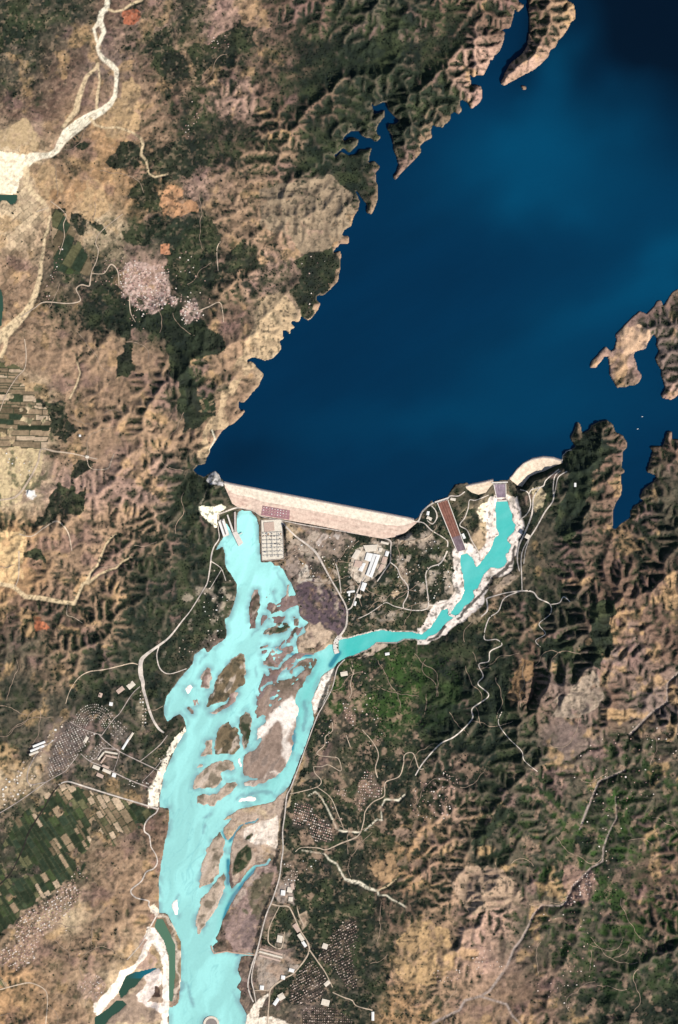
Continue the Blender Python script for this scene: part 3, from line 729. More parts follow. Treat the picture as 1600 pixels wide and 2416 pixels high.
def erode(z, U, base, dx, iters, up=10.0, diff=0.12, K=13.3, m=0.45):
    for it in range(iters):
        rec, dist = receivers(z, dx, base)
        order, cuts = flow_levels(rec)
        A = area_of(rec, order, cuts) * (dx / 23.0) ** 2
        F = (K * A ** m / dist).astype(np.float32)
        zf = z.ravel().copy(); zf[~base.ravel()] += up * U.ravel()[~base.ravel()]
        for k in range(1, len(cuts) - 1):
            ix = order[cuts[k]:cuts[k + 1]]
            zf[ix] = (zf[ix] + F[ix] * zf[rec[ix]]) / (1 + F[ix])
        z = zf.reshape(z.shape)
        if diff:
            p = np.pad(z, 1, mode='edge')
            lap = p[:-2, 1:-1] + p[2:, 1:-1] + p[1:-1, :-2] + p[1:-1, 2:] - 4 * z
            z = np.where(base, z, z + diff * lap)
    return z, A.reshape(z.shape)

def prio_flood(z, base):
    h, w = z.shape
    done = base.copy(); z = z.copy()
    q = [(float(z[i, j]), int(i), int(j)) for i, j in zip(*np.nonzero(base))]
    heapq.heapify(q)
    zl = z.tolist(); dl = done.tolist()
    while q:
        a, i, j = heapq.heappop(q)
        for i2 in (i - 1, i, i + 1):
            if i2 < 0 or i2 >= h: continue
            for j2 in (j - 1, j, j + 1):
                if j2 < 0 or j2 >= w or dl[i2][j2]: continue
                dl[i2][j2] = True
                b = zl[i2][j2]
                if b <= a: b = a + 0.01 + 0.02 * random.random(); zl[i2][j2] = b
                heapq.heappush(q, (b, i2, j2))
    return np.array(zl, np.float32)

ev = slice(None, None, 2)
st_g = streams1[::G, ::G][:NY, :NX]
base_full = WATERm | st_g | ((relief < 0.6) & (RS.rand(NY, NX) < 0.01))
base4 = base_full[ev, ev] | base_full[ev, ev]
U4 = U_full[ev, ev]
z4 = (25 * fbm(PX, PY, 50, 31, 5, -0.7, 1.8))[ev, ev] * (0.2 + rel[ev, ev])
z4 = np.where(base4, 0, z4 + 0.3 * np.minimum(edt(base4, 40), 40)).astype(np.float32)
z4 = prio_flood(z4, base4)
z4, A4 = erode(z4, U4, base4, DX * 2, 42, diff=0.10)

def up2(a):
    h, w = a.shape
    o = np.zeros((NY, NX), np.float32)
    xi = np.clip(np.arange(NX) / 2, 0, w - 1); yi = np.clip(np.arange(NY) / 2, 0, h - 1)
    x0 = np.floor(xi).astype(int); y0 = np.floor(yi).astype(int)
    x1 = np.minimum(x0 + 1, w - 1); y1 = np.minimum(y0 + 1, h - 1)
    fx = (xi - x0)[None, :]; fy = (yi - y0)[:, None]
    return ((a[y0][:, x0] * (1 - fx) + a[y0][:, x1] * fx) * (1 - fy) + (a[y1][:, x0] * (1 - fx) + a[y1][:, x1] * fx) * fy).astype(np.float32)
lump = fbm(PX, PY, 26, 88, 4, -0.8, 1.5)
z2 = up2(z4) + (46 * (lump - 0.5) * np.clip(rel * 2.6, 0.03, 1) * np.clip(1.15 - 1.15 * rel, 0.18, 1) + 3 * fbm(PX, PY, 8, 89, 2) * np.clip(rel * 2, 0.03, 0.6)).astype(np.float32)
z2, A2 = erode(np.where(base_full, 0, z2).astype(np.float32), U_full, base_full, DX, 4, up=4.0, K=5.0, diff=0.05)
E = z2
RELIEF_GAIN = 1.14
hgt = floor_z + box(E, 1) * RELIEF_GAIN * 0.55 + E * RELIEF_GAIN * 0.45

# shores: lake at 0 m, river at -120 m
RIV_Z, LAKE_Z = -120.0, 0.0
POOL_Z = -116.0
dl = edt(LKm, 40) * DX; dr = edt(RVm, 40) * DX
dl_in = edt(~LKm, 20) * DX; dr_in = edt(~RVm, 20) * DX
lowland = np.clip((PY - 1000) / 60, 0, 1)
# land beside the lake rises from the water; behind the dams it is the dam bodies that hold the water
lakeshore = 0.10 * dl + 2.5 * np.clip((0.5 - LK) * 2, 0, 1)
near_l = np.exp(-dl / 110.0)
hgt = np.maximum(hgt, np.where(dl < 300, np.minimum(lakeshore, 14), -999))
armside = (PX > 985) & (PY < 1560)
near_r = np.clip(1 - np.maximum(dr - 105.0 * armside, 0) / 130.0, 0, 1) * (dr < 260)
rivershore = RIV_Z + 1.2 + 0.02 * dr + 3.0 * np.clip((0.5 - RV) * 2, 0, 1)
hgt = hgt * (1 - near_r) + np.maximum(rivershore, RIV_Z) * near_r
hgt = np.where(RVm, RIV_Z - 1.0 - np.clip((RV - 0.5) * 2, 0, 1) * 4 - np.minimum(dr_in * 0.05, 6), np.maximum(hgt, RIV_Z + 1.0 + 3.0 * np.clip((0.5 - RV) * 2, 0, 1)))
hgt = np.where(LKm, LAKE_Z - 0.5 - np.clip((LK - 0.5) * 2, 0, 1) * 6 - np.minimum(dl_in * 0.3, 80), hgt)
barm = np.zeros((H1, W1), bool)
for b in bar_masks: barm |= b
barm |= mud1
barg = barm[::G, ::G][:NY, :NX]
hgt = np.where(barg & ~RVm, RIV_Z + 1.2 + np.minimum(dr * 0.03, 3) + 1.0 * fbm(PX, PY, 12, 909, 3), hgt)
for m_, zl in ((CNm, RIV_Z + 6.0), (PLm & (PY > 2000), RIV_Z + 4.5)):
    d_ = edt(m_, 10) * DX
    hgt = np.where(m_, zl - 2.5, np.where(d_ < 90, np.maximum(np.minimum(hgt, zl + 2.0 + 0.25 * d_), zl + 1.2), hgt))
mp_ = PLm & (PY < 2000)
zl = float(np.median(hgt[mp_])); LEFT_POND_Z = zl + 1.0
d_ = edt(mp_, 6) * DX
hgt = np.where(mp_, zl - 2, np.where(d_ < 60, np.maximum(hgt, zl + 1.6), hgt))
hgt = hgt.astype(np.float32)

def gz(x, y):
    """ground height under photo pixel x,y (arrays or numbers)"""
    u = np.clip((np.asarray(x, float) + M) / G, 0, NX - 1.001); v = np.clip((np.asarray(y, float) + M) / G, 0, NY - 1.001)
    iu = np.floor(u).astype(int); iv = np.floor(v).astype(int)
    fu = u - iu; fv = v - iv
    return (hgt[iv, iu] * (1 - fu) + hgt[iv, iu + 1] * fu) * (1 - fv) + (hgt[iv + 1, iu] * (1 - fu) + hgt[iv + 1, iu + 1] * fu) * fv

def carve(quads, drop=5.0, ring=7):
    """seat built strips (quads of photo px,py,z) in the ground: the ground runs under them and eases back beside them"""
    zt = np.zeros((NY, NX), np.float32); wt = np.zeros((NY, NX), np.float32)
    for q in quads:
        q = np.asarray(q, float)
        n = int(max(np.ptp(q[:, 0]), np.ptp(q[:, 1])) / 1.0) + 2
        s = np.linspace(0, 1, n)[:, None, None]; t = np.linspace(0, 1, n)[None, :, None]
        p = (q[0] * (1 - s) + q[1] * s) * (1 - t) + (q[3] * (1 - s) + q[2] * s) * t
        p = p.reshape(-1, 3)
        j = np.clip(np.round((p[:, 0] + M) / G).astype(int), 0, NX - 1); i = np.clip(np.round((p[:, 1] + M) / G).astype(int), 0, NY - 1)
        np.add.at(zt, (i, j), p[:, 2]); np.add.at(wt, (i, j), 1)
    foot = wt > 0
    z = np.where(foot, zt / np.maximum(wt, 1), 0).astype(np.float32)
    known = foot.copy()
    for k in range(ring):
        p = np.pad(np.where(known, z, 0), 1); n = np.pad(known.astype(np.float32), 1)
        sz = sum(p[1 + a:1 + a + NY, 1 + b:1 + b + NX] for a in (-1, 0, 1) for b in (-1, 0, 1))
        sn = sum(n[1 + a:1 + a + NY, 1 + b:1 + b + NX] for a in (-1, 0, 1) for b in (-1, 0, 1))
        new = (~known) & (sn > 0)
        z = np.where(new, sz / np.maximum(sn, 1), z); known |= new
    d = edt(foot, ring + 1)
    w = np.clip(1 - (d - 1.2) / ring, 0, 1) * known * ~foot * ~WATERm
    global hgt
    hgt = np.where(foot, np.minimum(z - drop, np.where(WATERm, hgt, 9999)), hgt)
    hgt = np.where(w > 0, hgt * (1 - w) + (z - 2) * w, hgt).astype(np.float32)
    return foot
# ---------------------------------------------------------------- dams and spillways: where they stand
CREST = 8.0
MAIN = [((529, 1140), (531, 1150), 2), ((545, 1144), (548, 1188), -70), ((560, 1147), (560, 1196), -90), ((593, 1153), (593, 1202), -108), ((625, 1159.5), (616, 1217), -112), ((690, 1172), (688, 1229), -112),
        ((750, 1183.5), (740, 1238), -112), ((810, 1195), (796, 1249), -112), ((870, 1206.5), (854, 1262), -110), ((920, 1216), (902, 1271), -104), ((945, 1221), (932, 1267), -90), ((962, 1224), (955, 1258), -55), ((977, 1228), (984, 1233), 2)]
ARC = [((1203, 1130), (1207, 1134), 2), ((1210, 1123), (1222, 1146), -40), ((1220, 1109.5), (1232, 1148), -62), ((1235, 1095.5), (1250, 1124), -45), ((1255, 1085.5), (1268, 1116), -45), ((1281, 1080.5), (1286, 1111), -45), ((1306, 1082.5), (1309, 1099), -20), ((1325, 1089), (1325.5, 1093), 3)]
SADDLE = [((1099, 1149), (1101, 1153), 2), ((1113, 1145.5), (1113, 1162), -20), ((1128, 1142.5), (1129, 1167), -35), ((1146, 1138.5), (1147, 1162), -28), ((1157, 1135.5), (1156, 1149), -12), ((1164, 1134.5), (1164, 1142), 0)]
SPILL_A = dict(top=((1032, 1186.5), (1056.5, 1178.5)), bot=((1079, 1302), (1099.5, 1296)), z0=4.0, z1=-96.0)
SPILL_B = dict(top=((1165, 1142), (1193.5, 1141)), bot=((1172, 1174), (1194.5, 1173)), z0=4.0, z1=-92.0)

def lerp3(a, b, t): return tuple(a[k] + (b[k] - a[k]) * t for k in range(len(a)))
def dam_quads(st, drop_up=0):
    q = []
    for (c0, t0, z0), (c1, t1, z1) in zip(st[:-1], st[1:]):
        q.append([(c0[0], c0[1] - 2, CREST), (c1[0], c1[1] - 2, CREST), (*t1, z1), (*t0, z0)])
    return q
def chute_quads(d, w=1.5):
    (a, b), (c, e) = d['top'], d['bot']
    out = []
    for k in range(8):
        t0, t1 = k / 8, (k + 1) / 8
        l0, r0 = lerp3(a, c, t0), lerp3(b, e, t0); l1, r1 = lerp3(a, c, t1), lerp3(b, e, t1)
        za = d['z0'] + (d['z1'] - d['z0']) * t0; zb = d['z0'] + (d['z1'] - d['z0']) * t1
        out.append([(l0[0] - w, l0[1], za), (r0[0] + w, r0[1], za), (r1[0] + w, r1[1], zb), (l1[0] - w, l1[1], zb)])
    return out
fm = carve(dam_quads(MAIN), 6.0, 6)
fa = carve(dam_quads(ARC), 6.0, 6)
fs_ = carve(dam_quads(SADDLE), 5.0, 5)
fc = carve(chute_quads(SPILL_A), 5.0, 7)
fd = carve(chute_quads(SPILL_B), 5.0, 6)
BUILT = fm | fa | fs_ | fc | fd
# level building ground
def level(poly, z, ring=4):
    xs = [p[0] for p in poly]; ys = [p[1] for p in poly]
    global hgt
    m = fill(poly)[::G, ::G][:NY, :NX] & ~WATERm
    d = edt(m, ring + 1); w = np.clip(1 - d / ring, 0, 1) * ~WATERm
    hgt = (hgt * (1 - w) + z * w).astype(np.float32)
    return m
YARD = P("615,1227 667,1225 671,1320 618,1323")
level(YARD, -112.0)
level(P("820,1350 833,1306 843,1296 864,1283 894,1286 920,1301 910,1342 889,1360 879,1367 848,1378"), -108.0)
level(P("512,1222 545,1205 566,1205 559,1256 546,1260 530,1270 512,1270"), -116.0, 3)
# ---------------------------------------------------------------- land cover colours (surface colours, plus the peninsula shadow held in the soil table)
sx, sy = PX + WXN * 110 + FX * 30, PY + WYN * 110 + FY * 30
soil_shadow_tab = np.array([[alb(*SOILRGB[c]) for c in r] for r in SOIL_AND_SHADOW])
soil = bilin(soil_shadow_tab, sx, sy).astype(np.float32)  # includes the painted peninsula shadow
vegf = bilin(np.array([[float(c) / 9 for c in r] for r in VEG]), sx, sy).astype(np.float32)

gy, gx = np.gradient(hgt, DX)
facing = (-gx * sd[0] + gy * sd[1])            # positive on slopes turned to the midday sun (drier ground)
curv = box(hgt, 4) - hgt                      # positive in gullies
lowf = fbm(PX, PY, 70, 41, 4); midf = fbm(PX, PY, 16, 42, 4); finef = fbm(PX, PY, 5, 43, 2)
score = vegf + 0.55 * (lowf - 0.5) + 0.75 * (midf - 0.5) + 0.35 * (finef - 0.5) - 0.42 * np.clip(facing, -0.6, 0.6) + 0.05 * np.clip(curv, -6, 6) * np.clip(rel * 3, 0, 1)
veg = 1 / (1 + np.exp(-(score - 0.55) * 8.5))

def cmix(col, rgb, w):
    w = np.clip(w, 0, 1)[..., None]
    return col * (1 - w) + np.asarray(rgb, np.float32) * w

# soil tone changes
col = soil * (0.78 + 0.5 * fbm(PX, PY, 22, 51, 4))[..., None]
col = cmix(col, alb(206, 168, 122), np.clip((fbm(PX, PY, 40, 52, 4) - 0.60) * 6, 0, 0.6) * (vegf < 0.6))
col = cmix(col, alb(150, 118, 112), np.clip((fbm(PX, PY, 55, 53, 3) - 0.62) * 5, 0, 0.5))
wash = np.clip((np.log(A2 + 1) - 5.0) / 3.0, 0, 1) * (rel > 0.1) * 0.45
col = cmix(col, alb(188, 160, 128), wash * (1 - vegf))
# old plough plots and grazing strips: a faint patchwork on the gentle ground
def patchwork(ang, a, b, seed):
    u = PX * math.cos(ang) + PY * math.sin(ang) + 16 * (fbm(PX, PY, 50, seed, 3) - 0.5)
    v = -PX * math.sin(ang) + PY * math.cos(ang) + 16 * (fbm(PX, PY, 50, seed + 1, 3) - 0.5)
    t = np.random.RandomState(seed).rand(4096, 2).astype(np.float32)
    iv = np.floor(v / b).astype(int)
    iu = np.floor((u + t[iv & 4095, 0] * a) / a).astype(int)
    fu = ((u + t[iv & 4095, 0] * a) % a) / a
    return t[(iu * 131 + iv * 977) & 4095, 1], np.minimum(np.minimum(fu, 1 - fu) * a, np.minimum(v % b, b - v % b))
pa_, ed_ = patchwork(0.35, 19, 11, 301)
pb_, ee_ = patchwork(-0.75, 26, 15, 311)
selp = fbm(PX, PY, 150, 321, 2) > 0.5
pv = np.where(selp, pa_, pb_); pe = np.where(selp, ed_, ee_)
gentle = np.clip(1.25 - rel * 2.6, 0, 1)
col = col * (1 + gentle * (0.62 * (pv - 0.5)))[..., None]
veg = np.clip(veg + gentle * 0.35 * (np.abs(pv - 0.5) * 2 - 0.5) * np.clip(vegf * 2.5, 0, 1), 0, 1)
veg = np.maximum(veg, gentle * (pe < 1.2) * 0.45 * (finef > 0.45))
plm = box(fill(P('-60,380 60,400 112,490 104,600 90,690 60,770 -60,800')), 6)[::G, ::G][:NY, :NX]
col = col * (1 + 0.75 * plm * (fbm(PX, PY, 6, 331, 3, 1.52, 6.0) - 0.5))[..., None]
# named bare patches (edges slightly ragged)
ragx = PX + (fbm(PX, PY, 16, 71, 3) - 0.5) * 9; ragy = PY + (fbm(PX, PY, 16, 72, 3) - 0.5) * 9
ri = np.clip(np.round(ragy + M).astype(int), 0, H1 - 1); rj = np.clip(np.round(ragx + M).astype(int), 0, W1 - 1)
def rag(mask, r=1, wdw=None):
    if wdw is None: return rag(mask, r, (slice(0, NY), slice(0, NX)))
    i0, i1 = max(0, wdw[0].start * G - 14), wdw[0].stop * G + 14
    j0, j1 = max(0, wdw[1].start * G - 14), wdw[1].stop * G + 14
    b = box(mask[i0:i1, j0:j1], r)
    return b[np.clip(ri[wdw] - i0, 0, b.shape[0] - 1), np.clip(rj[wdw] - j0, 0, b.shape[1] - 1)]
def window(poly, pad=8):
    pa = np.asarray(poly)
    ia, ib = int(max(0, (pa[:, 1].min() + M) // G - pad)), int(min(NY, (pa[:, 1].max() + M) // G + pad + 1))
    ja, jb = int(max(0, (pa[:, 0].min() + M) // G - pad)), int(min(NX, (pa[:, 0].max() + M) // G + pad + 1))
    return (slice(ia, max(ia, ib)), slice(ja, max(ja, jb)))
def crisp(mask):
    return box(mask, 1)[::G, ::G][:NY, :NX]
rx2 = PX + (fbm(PX, PY, 34, 171, 4) - 0.5) * 44; ry2 = PY + (fbm(PX, PY, 34, 172, 4) - 0.5) * 44
ri2 = np.clip(np.round(ry2 + M).astype(int), 0, H1 - 1); rj2 = np.clip(np.round(rx2 + M).astype(int), 0, W1 - 1)
for poly in FOREST:
    q = window(poly, 20)
    m = box(fill(poly), 2)[ri2[q], rj2[q]]
    veg[q] = np.maximum(veg[q], np.clip((m - 0.35 + 0.5 * (midf[q] - 0.5)) * 4, 0, 1) * 0.97)
greens = np.array(alb(53, 62, 48), np.float32); greens2 = np.array(alb(38, 47, 42), np.float32); greens3 = np.array(alb(72, 80, 56), np.float32)
gmix = np.clip(0.5 + 2.2 * (fbm(PX, PY, 20, 61, 4) - 0.5), 0, 1)[..., None]
vg = greens2 * (1 - gmix) + greens * gmix
vg = cmix(vg, greens3, np.clip((fbm(PX, PY, 34, 62, 4) - 0.52) * 5, 0, 0.75))
lush = np.clip(1 - np.hypot((PX - 880) / 240, (PY - 1620) / 150), 0, 1) + np.clip(1 - np.hypot((PX - 1450) / 300, (PY - 2050) / 360), 0, 1)
vg = cmix(vg, alb(68, 94, 48), np.clip(lush * 1.8, 0, 1) * np.clip((fbm(PX, PY, 26, 63, 4) - 0.42) * 4, 0, 0.8))
col = cmix(col, 0, 0) * (1 - veg[..., None]) + vg * veg[..., None]
for poly, c in BARE:
    pa = np.asarray(poly)
    ia, ib = int(max(0, (pa[:, 1].min() + M) // G - 8)), int(min(NY, (pa[:, 1].max() + M) // G + 9))
    ja, jb = int(max(0, (pa[:, 0].min() + M) // G - 8)), int(min(NX, (pa[:, 0].max() + M) // G + 9))
    if ib <= ia or jb <= ja: continue
    wdw = (slice(ia, ib), slice(ja, jb))
    big_ = max(c) <= 235 and not (815 < pa[0, 0] < 925 and 1280 < pa[0, 1] < 1360) and np.ptp(pa[:, 0]) > 45
    m = box(fill(poly), 3)[ri2[wdw], rj2[wdw]] if big_ else rag(fill(poly), 1, wdw)
    sp = 0.80 + 0.4 * fbm(PX, PY, 12, 73, 4)[wdw]
    w = np.clip((m - 0.35) * 3, 0, 1) * np.clip(1.15 - 0.5 * (np.clip(fbm(PX, PY, 18, 74, 4)[wdw] - 0.52, 0, 1) * 8), 0.25, 1)
    if max(c) > 235: w = np.clip((m - 0.35) * 3, 0, 1) * np.clip(1.15 - 0.4 * (np.clip(fbm(PX, PY, 9, 75, 4)[wdw] - 0.6, 0, 1) * 8), 0.5, 1)
    w = np.clip(w, 0, 1)
    col[wdw] = col[wdw] * (1 - w)[..., None] + alb(*c)[None, None] * (1.25 if max(c) > 235 else 1.0) * (sp * w)[..., None]
    veg[wdw] *= (1 - w)

# pale gravel banks along the spillway river
up = np.clip((PX - 985) / 30, 0, 1) * (PY < 1500) * (PY > 1170)
bankw = (14 + 18 * fbm(PX, PY, 40, 81, 3) * up) * np.where(PX > 985, 1.0, 0.0) + 4.5 * (PX <= 985) * (PX > 760)
drp = dr / S
w = np.clip((bankw - drp) / 3.0, 0, 1) * (dr > 0) * (PX > 800) * (PY < 1560)
col = cmix(col, alb(255, 238, 224) * 1.1, w * np.clip(1.3 - 1.2 * np.clip(midf - 0.5, 0, 1) * 3, 0.4, 1)); veg *= (1 - w)
barepoly = box(fill(P('524,2174 555,2116 580,2085 606,2050 640,2035 650,2080 640,2120 620,2180 600,2250 560,2252 540,2215 525,2200')), 3)[::G, ::G][:NY, :NX]
col = col * (1 + 0.9 * barepoly * (fbm(PX, PY, 10, 351, 3, -1.1, 5.0) - 0.5))[..., None]
# narrow wet rim and pale beach along all shores
w = np.clip(1 - dl / 22, 0, 1) * (dl > 0) * (fbm(PX, PY, 30, 82, 3) > 0.4)
col = cmix(col, alb(170, 150, 128), w * 0.7); veg *= (1 - w * 0.5)
w = np.clip(1 - dr / 20, 0, 1) * (dr > 0) * (PX < 800)
col = cmix(col, alb(150, 132, 118), w * 0.45)
# dark scrub lining the right bank and the toe ditch of the main dam
ditch = np.zeros((H1, W1), bool)
for s in ('803,1560,9 770,1625,10 752,1680,9 735,1725,10 712,1780,9 690,1840,8 668,1915,9 658,2000,9 648,2040,9', '655,2075,9 636,2122,9 618,2170,9 602,2235,9 590,2290,8 594,2345,7 600,2362,6', '655,2078,9 645,2110,8', '617,2217,3 690,2230,4 740,2238,4 800,2249,3', '808,1554,5 840,1552,5 862,1546,4', '1048,1480,7 1030,1502,7 1010,1512,5', '1190,1345,8 1165,1365,8 1145,1390,7 1120,1415,6 1098,1440,6 1080,1460,6', '1215,1290,6 1213,1320,6 1195,1342,7'):
    stroke(ditch, L(s))
for s in ('617,1217,4 690,1230,5 740,1239,5 800,1251,4 850,1263,4', '672,1234,4 676,1320,4', '614,1326,3 668,1323,3', '755,1325,4 790,1390,5 814,1432,6', '720,1365,3 745,1362,4 770,1385,4 782,1405,4 775,1420,3'):
    stroke(ditch, L(s))
dm = rag(ditch, 1)
col = cmix(col, alb(42, 44, 42), np.clip(dm * 1.2, 0, 0.9)); veg = np.maximum(veg, dm * 0.5)

# gravel islands and mud bars
BIGWHITE = fill(P('690,1636 703,1667 705,1690 698,1715 691,1738 690,1768 683,1791 667,1820 649,1838 620,1848 576,1858 576,1847 625,1842 648,1830 666,1806 678,1768 680,1725 662,1700 640,1718 622,1742 604,1750 612,1728 640,1690 668,1655'))
tones = {'br': (150, 124, 114), 'gr': (132, 122, 102), 'mx': (168, 142, 132), 'ol': (138, 120, 94), 'wh': (255, 246, 234), 'tn': (206, 184, 162), 'big': (172, 148, 132)}
stk = fbm(PX, PY, 12, 91, 4, -1.1, 3.0)
for (poly, tone, lab), b in zip(SANDBARS, bar_masks):
    q = window(poly)
    m = (crisp(b) > 0.3)[q]
    c = alb(*tones[tone])[None, None] * (0.5 + 0.95 * stk[q] + (0.3 if tone == 'wh' else 0))[..., None]
    if tone in ('ol', 'gr', 'br', 'tn', 'mx'):
        c = cmix(c, alb(96, 90, 72), np.clip((midf[q] - 0.5) * 5, 0, 0.7))
        rimw = np.clip(1 - dr[q] / 26, 0, 1) * np.clip((fbm(PX, PY, 30, 92, 2)[q] - 0.45) * 6, 0, 1)
        c = cmix(c, alb(232, 214, 196), rimw * 0.9)
    c = cmix(c, alb(216, 196, 178), np.clip((stk[q] - 0.57) * 8, 0, 0.75) * (tone != 'wh'))
    c = cmix(c, alb(70, 68, 56), np.clip((fbm(PX, PY, 9, 96, 3)[q] - 0.56) * 9, 0, 0.7) * (tone in ('ol', 'gr', 'br')))
    if tone == 'gr': c = cmix(c, alb(52, 66, 48), np.clip((fbm(PX, PY, 18, 93, 3)[q] - 0.45) * 6, 0, 0.85) * (dr[q] > 30))
    if tone == 'big':
        edge = np.clip(1 - (edt(~m, 14) * G) / 16, 0, 1) * (PX[q] > 640)
        wz = box(BIGWHITE, 9)[ri2[q], rj2[q]]
        c = cmix(c, alb(255, 242, 228) * 1.1, np.clip((wz - 0.22) * 1.9, 0, 1) * np.clip(1.3 - 1.0 * np.clip(stk[q] - 0.55, 0, 1) * 6, 0.35, 1))
        c = cmix(c, alb(104, 94, 78), np.clip((1650 + 60 * (lowf[q] - 0.5) - PY[q]) / 30, 0, 1) * np.clip((midf[q] - 0.36) * 8, 0, 1) * 0.8)
        c = cmix(c, alb(112, 94, 86), np.clip((stk[q] - 0.56) * 7, 0, 0.7) * (wz < 0.4))
    col[q] = np.where(m[..., None], c, col[q]); veg[q] = np.where(m, 0, veg[q])
q = (slice((1370 + M) // G, (1720 + M) // G), slice((590 + M) // G, (790 + M) // G))
m = np.clip(crisp(mud1)[q] * 1.5, 0, 1)
col[q] = col[q] * (1 - m)[..., None] + ((alb(146, 124, 118)[None, None] * (0.6 + 0.8 * stk[q])[..., None]) * m[..., None]); veg[q] *= (1 - m)
for poly in DARK_REEDS:
    m = crisp(fill(poly)); col = cmix(col, alb(62, 72, 52), m); veg = np.maximum(veg * (m < 0.5), 0)

# dry sand streams
for k, c in (('a', (253, 240, 212)), ('b', (226, 200, 160)), ('c', (176, 158, 146))):
    if k in smask:
        m = crisp(smask[k])
        col = cmix(col, 0, m * 0.92) + (alb(*c)[None, None] * ((0.98 + 0.4 * midf) * (1 - 0.42 * np.clip(1 - np.abs(fbm(PX, PY, 7, 341, 3, -0.9, 4.0) - 0.5) / 0.06, 0, 1)))[..., None] * (m * 0.92)[..., None]).astype(np.float32)
        veg *= (1 - m)

# farm fields, long plots set square to the canal lines
FIELD_AREA = [(P("-60,2080 0,2005 40,1930 118,1868 150,1850 270,1882 370,1912 350,1935 330,1965 300,1990 240,2005 205,2035 190,2060 150,2085 110,2115 60,2150 20,2190 -60,2240"), -0.56, 26, 62, 5),
              (P("0,925 100,925 120,1000 110,1060 30,1055 -60,1060 -60,925"), 0.05, 52, 12, 6),
              (P("20,2330 0,2330 -60,2330 -60,2260 0,2300"), -0.5, 24, 40, 7),
              (P("122,490 145,500 185,560 215,612 220,650 130,640 125,600"), 0.5, 24, 44, 8),
              (P("470,940 505,940 508,975 470,975"), 1.2, 10, 14, 9),
              (P("-60,850 0,845 60,870 60,925 -60,925"), 0.05, 60, 9, 10)]
fid = np.zeros((NY, NX), np.int32)
FCOL = {}
fieldcols = [(64, 76, 52), (54, 64, 48), (80, 92, 60), (58, 70, 54), (110, 108, 78), (150, 130, 104), (170, 146, 118), (116, 102, 80), (208, 182, 152), (64, 74, 54)]
for n, (poly, ang, a, b, sd_) in enumerate(FIELD_AREA):
    m = (rag(fill(poly), 1) > 0.5) & ~WATERm & (fbm(PX, PY, 34, 183, 3) < 0.66)
    q = window(poly, 2)
    X_, Y_ = PX[q] + 5 * (fbm(PX, PY, 60, 181, 2)[q] - 0.5), PY[q] + 5 * (fbm(PX, PY, 60, 182, 2)[q] - 0.5)
    m = m[q]
    u = X_ * math.cos(ang) + Y_ * math.sin(ang); v = -X_ * math.sin(ang) + Y_ * math.cos(ang)
    if n == 0: u, v = v, u; a, b = 30, 12
    r = np.random.RandomState(sd_)
    bd = np.cumsum(r.uniform(0.55, 1.6, 400) * b) + v.min() - b
    iv = np.clip(np.searchsorted(bd, v), 1, 398)
    aw = a * r.uniform(0.55, 1.6, 512)[iv]
    uu = u + r.rand(512)[iv] * aw + 5000
    iu = np.floor(uu / aw).astype(int)
    ed = np.minimum(np.minimum(uu % aw, aw - uu % aw), np.minimum(v - bd[iv - 1], bd[iv] - v))
    colq, vegq, fidq = col[q], veg[q], fid[q]
    rows_ = 0.78 + 0.44 * _fbm(u, v, 4.0, 95, 2, 0.0, 6.0)
    key = (iu & 255) * 256 + (iv & 255)
    for kx in np.unique(key[m]):
        sel = m & (key == kx)
        if sel.sum() < 8: m &= ~sel; continue
        rr = np.random.RandomState(int(kx) + sd_ * 7919)
        pbare = np.clip(2.6 * (lowf[q][sel].mean() - 0.36), 0.08, 0.8) if n == 0 else (0.86 if n in (1, 5) else 0.5)
        if n == 0:
            cx, cy = PX[q][sel].mean(), PY[q][sel].mean()
            if 250 < cx < 320 and cy < 1990: pbare = 0.8
            if cx < 110: pbare *= 0.5
            if cx > 215 and cy > 1960: pbare = 0.5
        pick = fieldcols[rr.choice([5, 6, 7, 8])] if rr.rand() < pbare else fieldcols[rr.choice([0, 1, 2, 3, 4, 9, 1, 3])]
        edge = ed < 1.1
        c = alb(*pick) * rr.uniform(0.85, 1.15)
        colq[sel] = c[None] * rows_[sel][:, None]
        colq[sel & edge] = alb(66, 70, 52) * rr.uniform(0.7, 1.6)
        vegq[sel] = 0.03
        fidq[sel] = 1 + n * 65536 + kx

# ground of the towns: trodden pale earth between the houses
TOWNS = []   # name, label, polygon, spacing, size range, colours, count limit
def T(label, poly, sp, smin, smax, tone, keep=1.0, ang=None, ground=None, jit=0.35):
    TOWNS.append(dict(label=label, poly=P(poly), sp=sp, smin=smin, smax=smax, tone=tone, keep=keep, ang=ang, ground=ground, jit=jit))
T('pale flat roofed house in the dense hill town left of the lake', "285,640 310,622 345,628 385,628 402,645 398,665 392,688 415,702 455,708 480,728 470,752 440,768 425,745 395,722 365,735 335,740 310,722 290,695", 5.4, 9, 22, 'pk', 0.86, ground=(224, 192, 176))
T('scattered pale house on the green slope right of the hill town', "395,600 430,580 470,640 500,690 510,720 470,705 410,695 400,660", 11, 9, 18, 'pk', 0.4)
T('scattered pale house in the trees left of the hill town', "215,640 245,610 300,600 330,615 290,640 280,700 300,735 270,690 225,670", 8, 9, 16, 'pk', 0.45)
T('house of the hamlet along the straight road left of the hill town', "130,565 150,570 160,600 140,625 132,660 128,710 112,712 118,660 130,620", 8, 9, 18, 'pk', 0.55)
T('house of the hamlet below the hill town', "300,735 330,735 345,775 325,790 305,760", 8, 9, 16, 'pk', 0.5)
T('small pale house in the long hillside town at the lower left', "160,2085 192,2098 182,2130 152,2160 120,2190 92,2222 82,2268 40,2292 0,2272 -20,2285 -20,2250 40,2222 30,2192 60,2152 110,2122", 5.6, 10, 21, 'pk', 0.9, ang=-0.55, ground=(190, 160, 134))
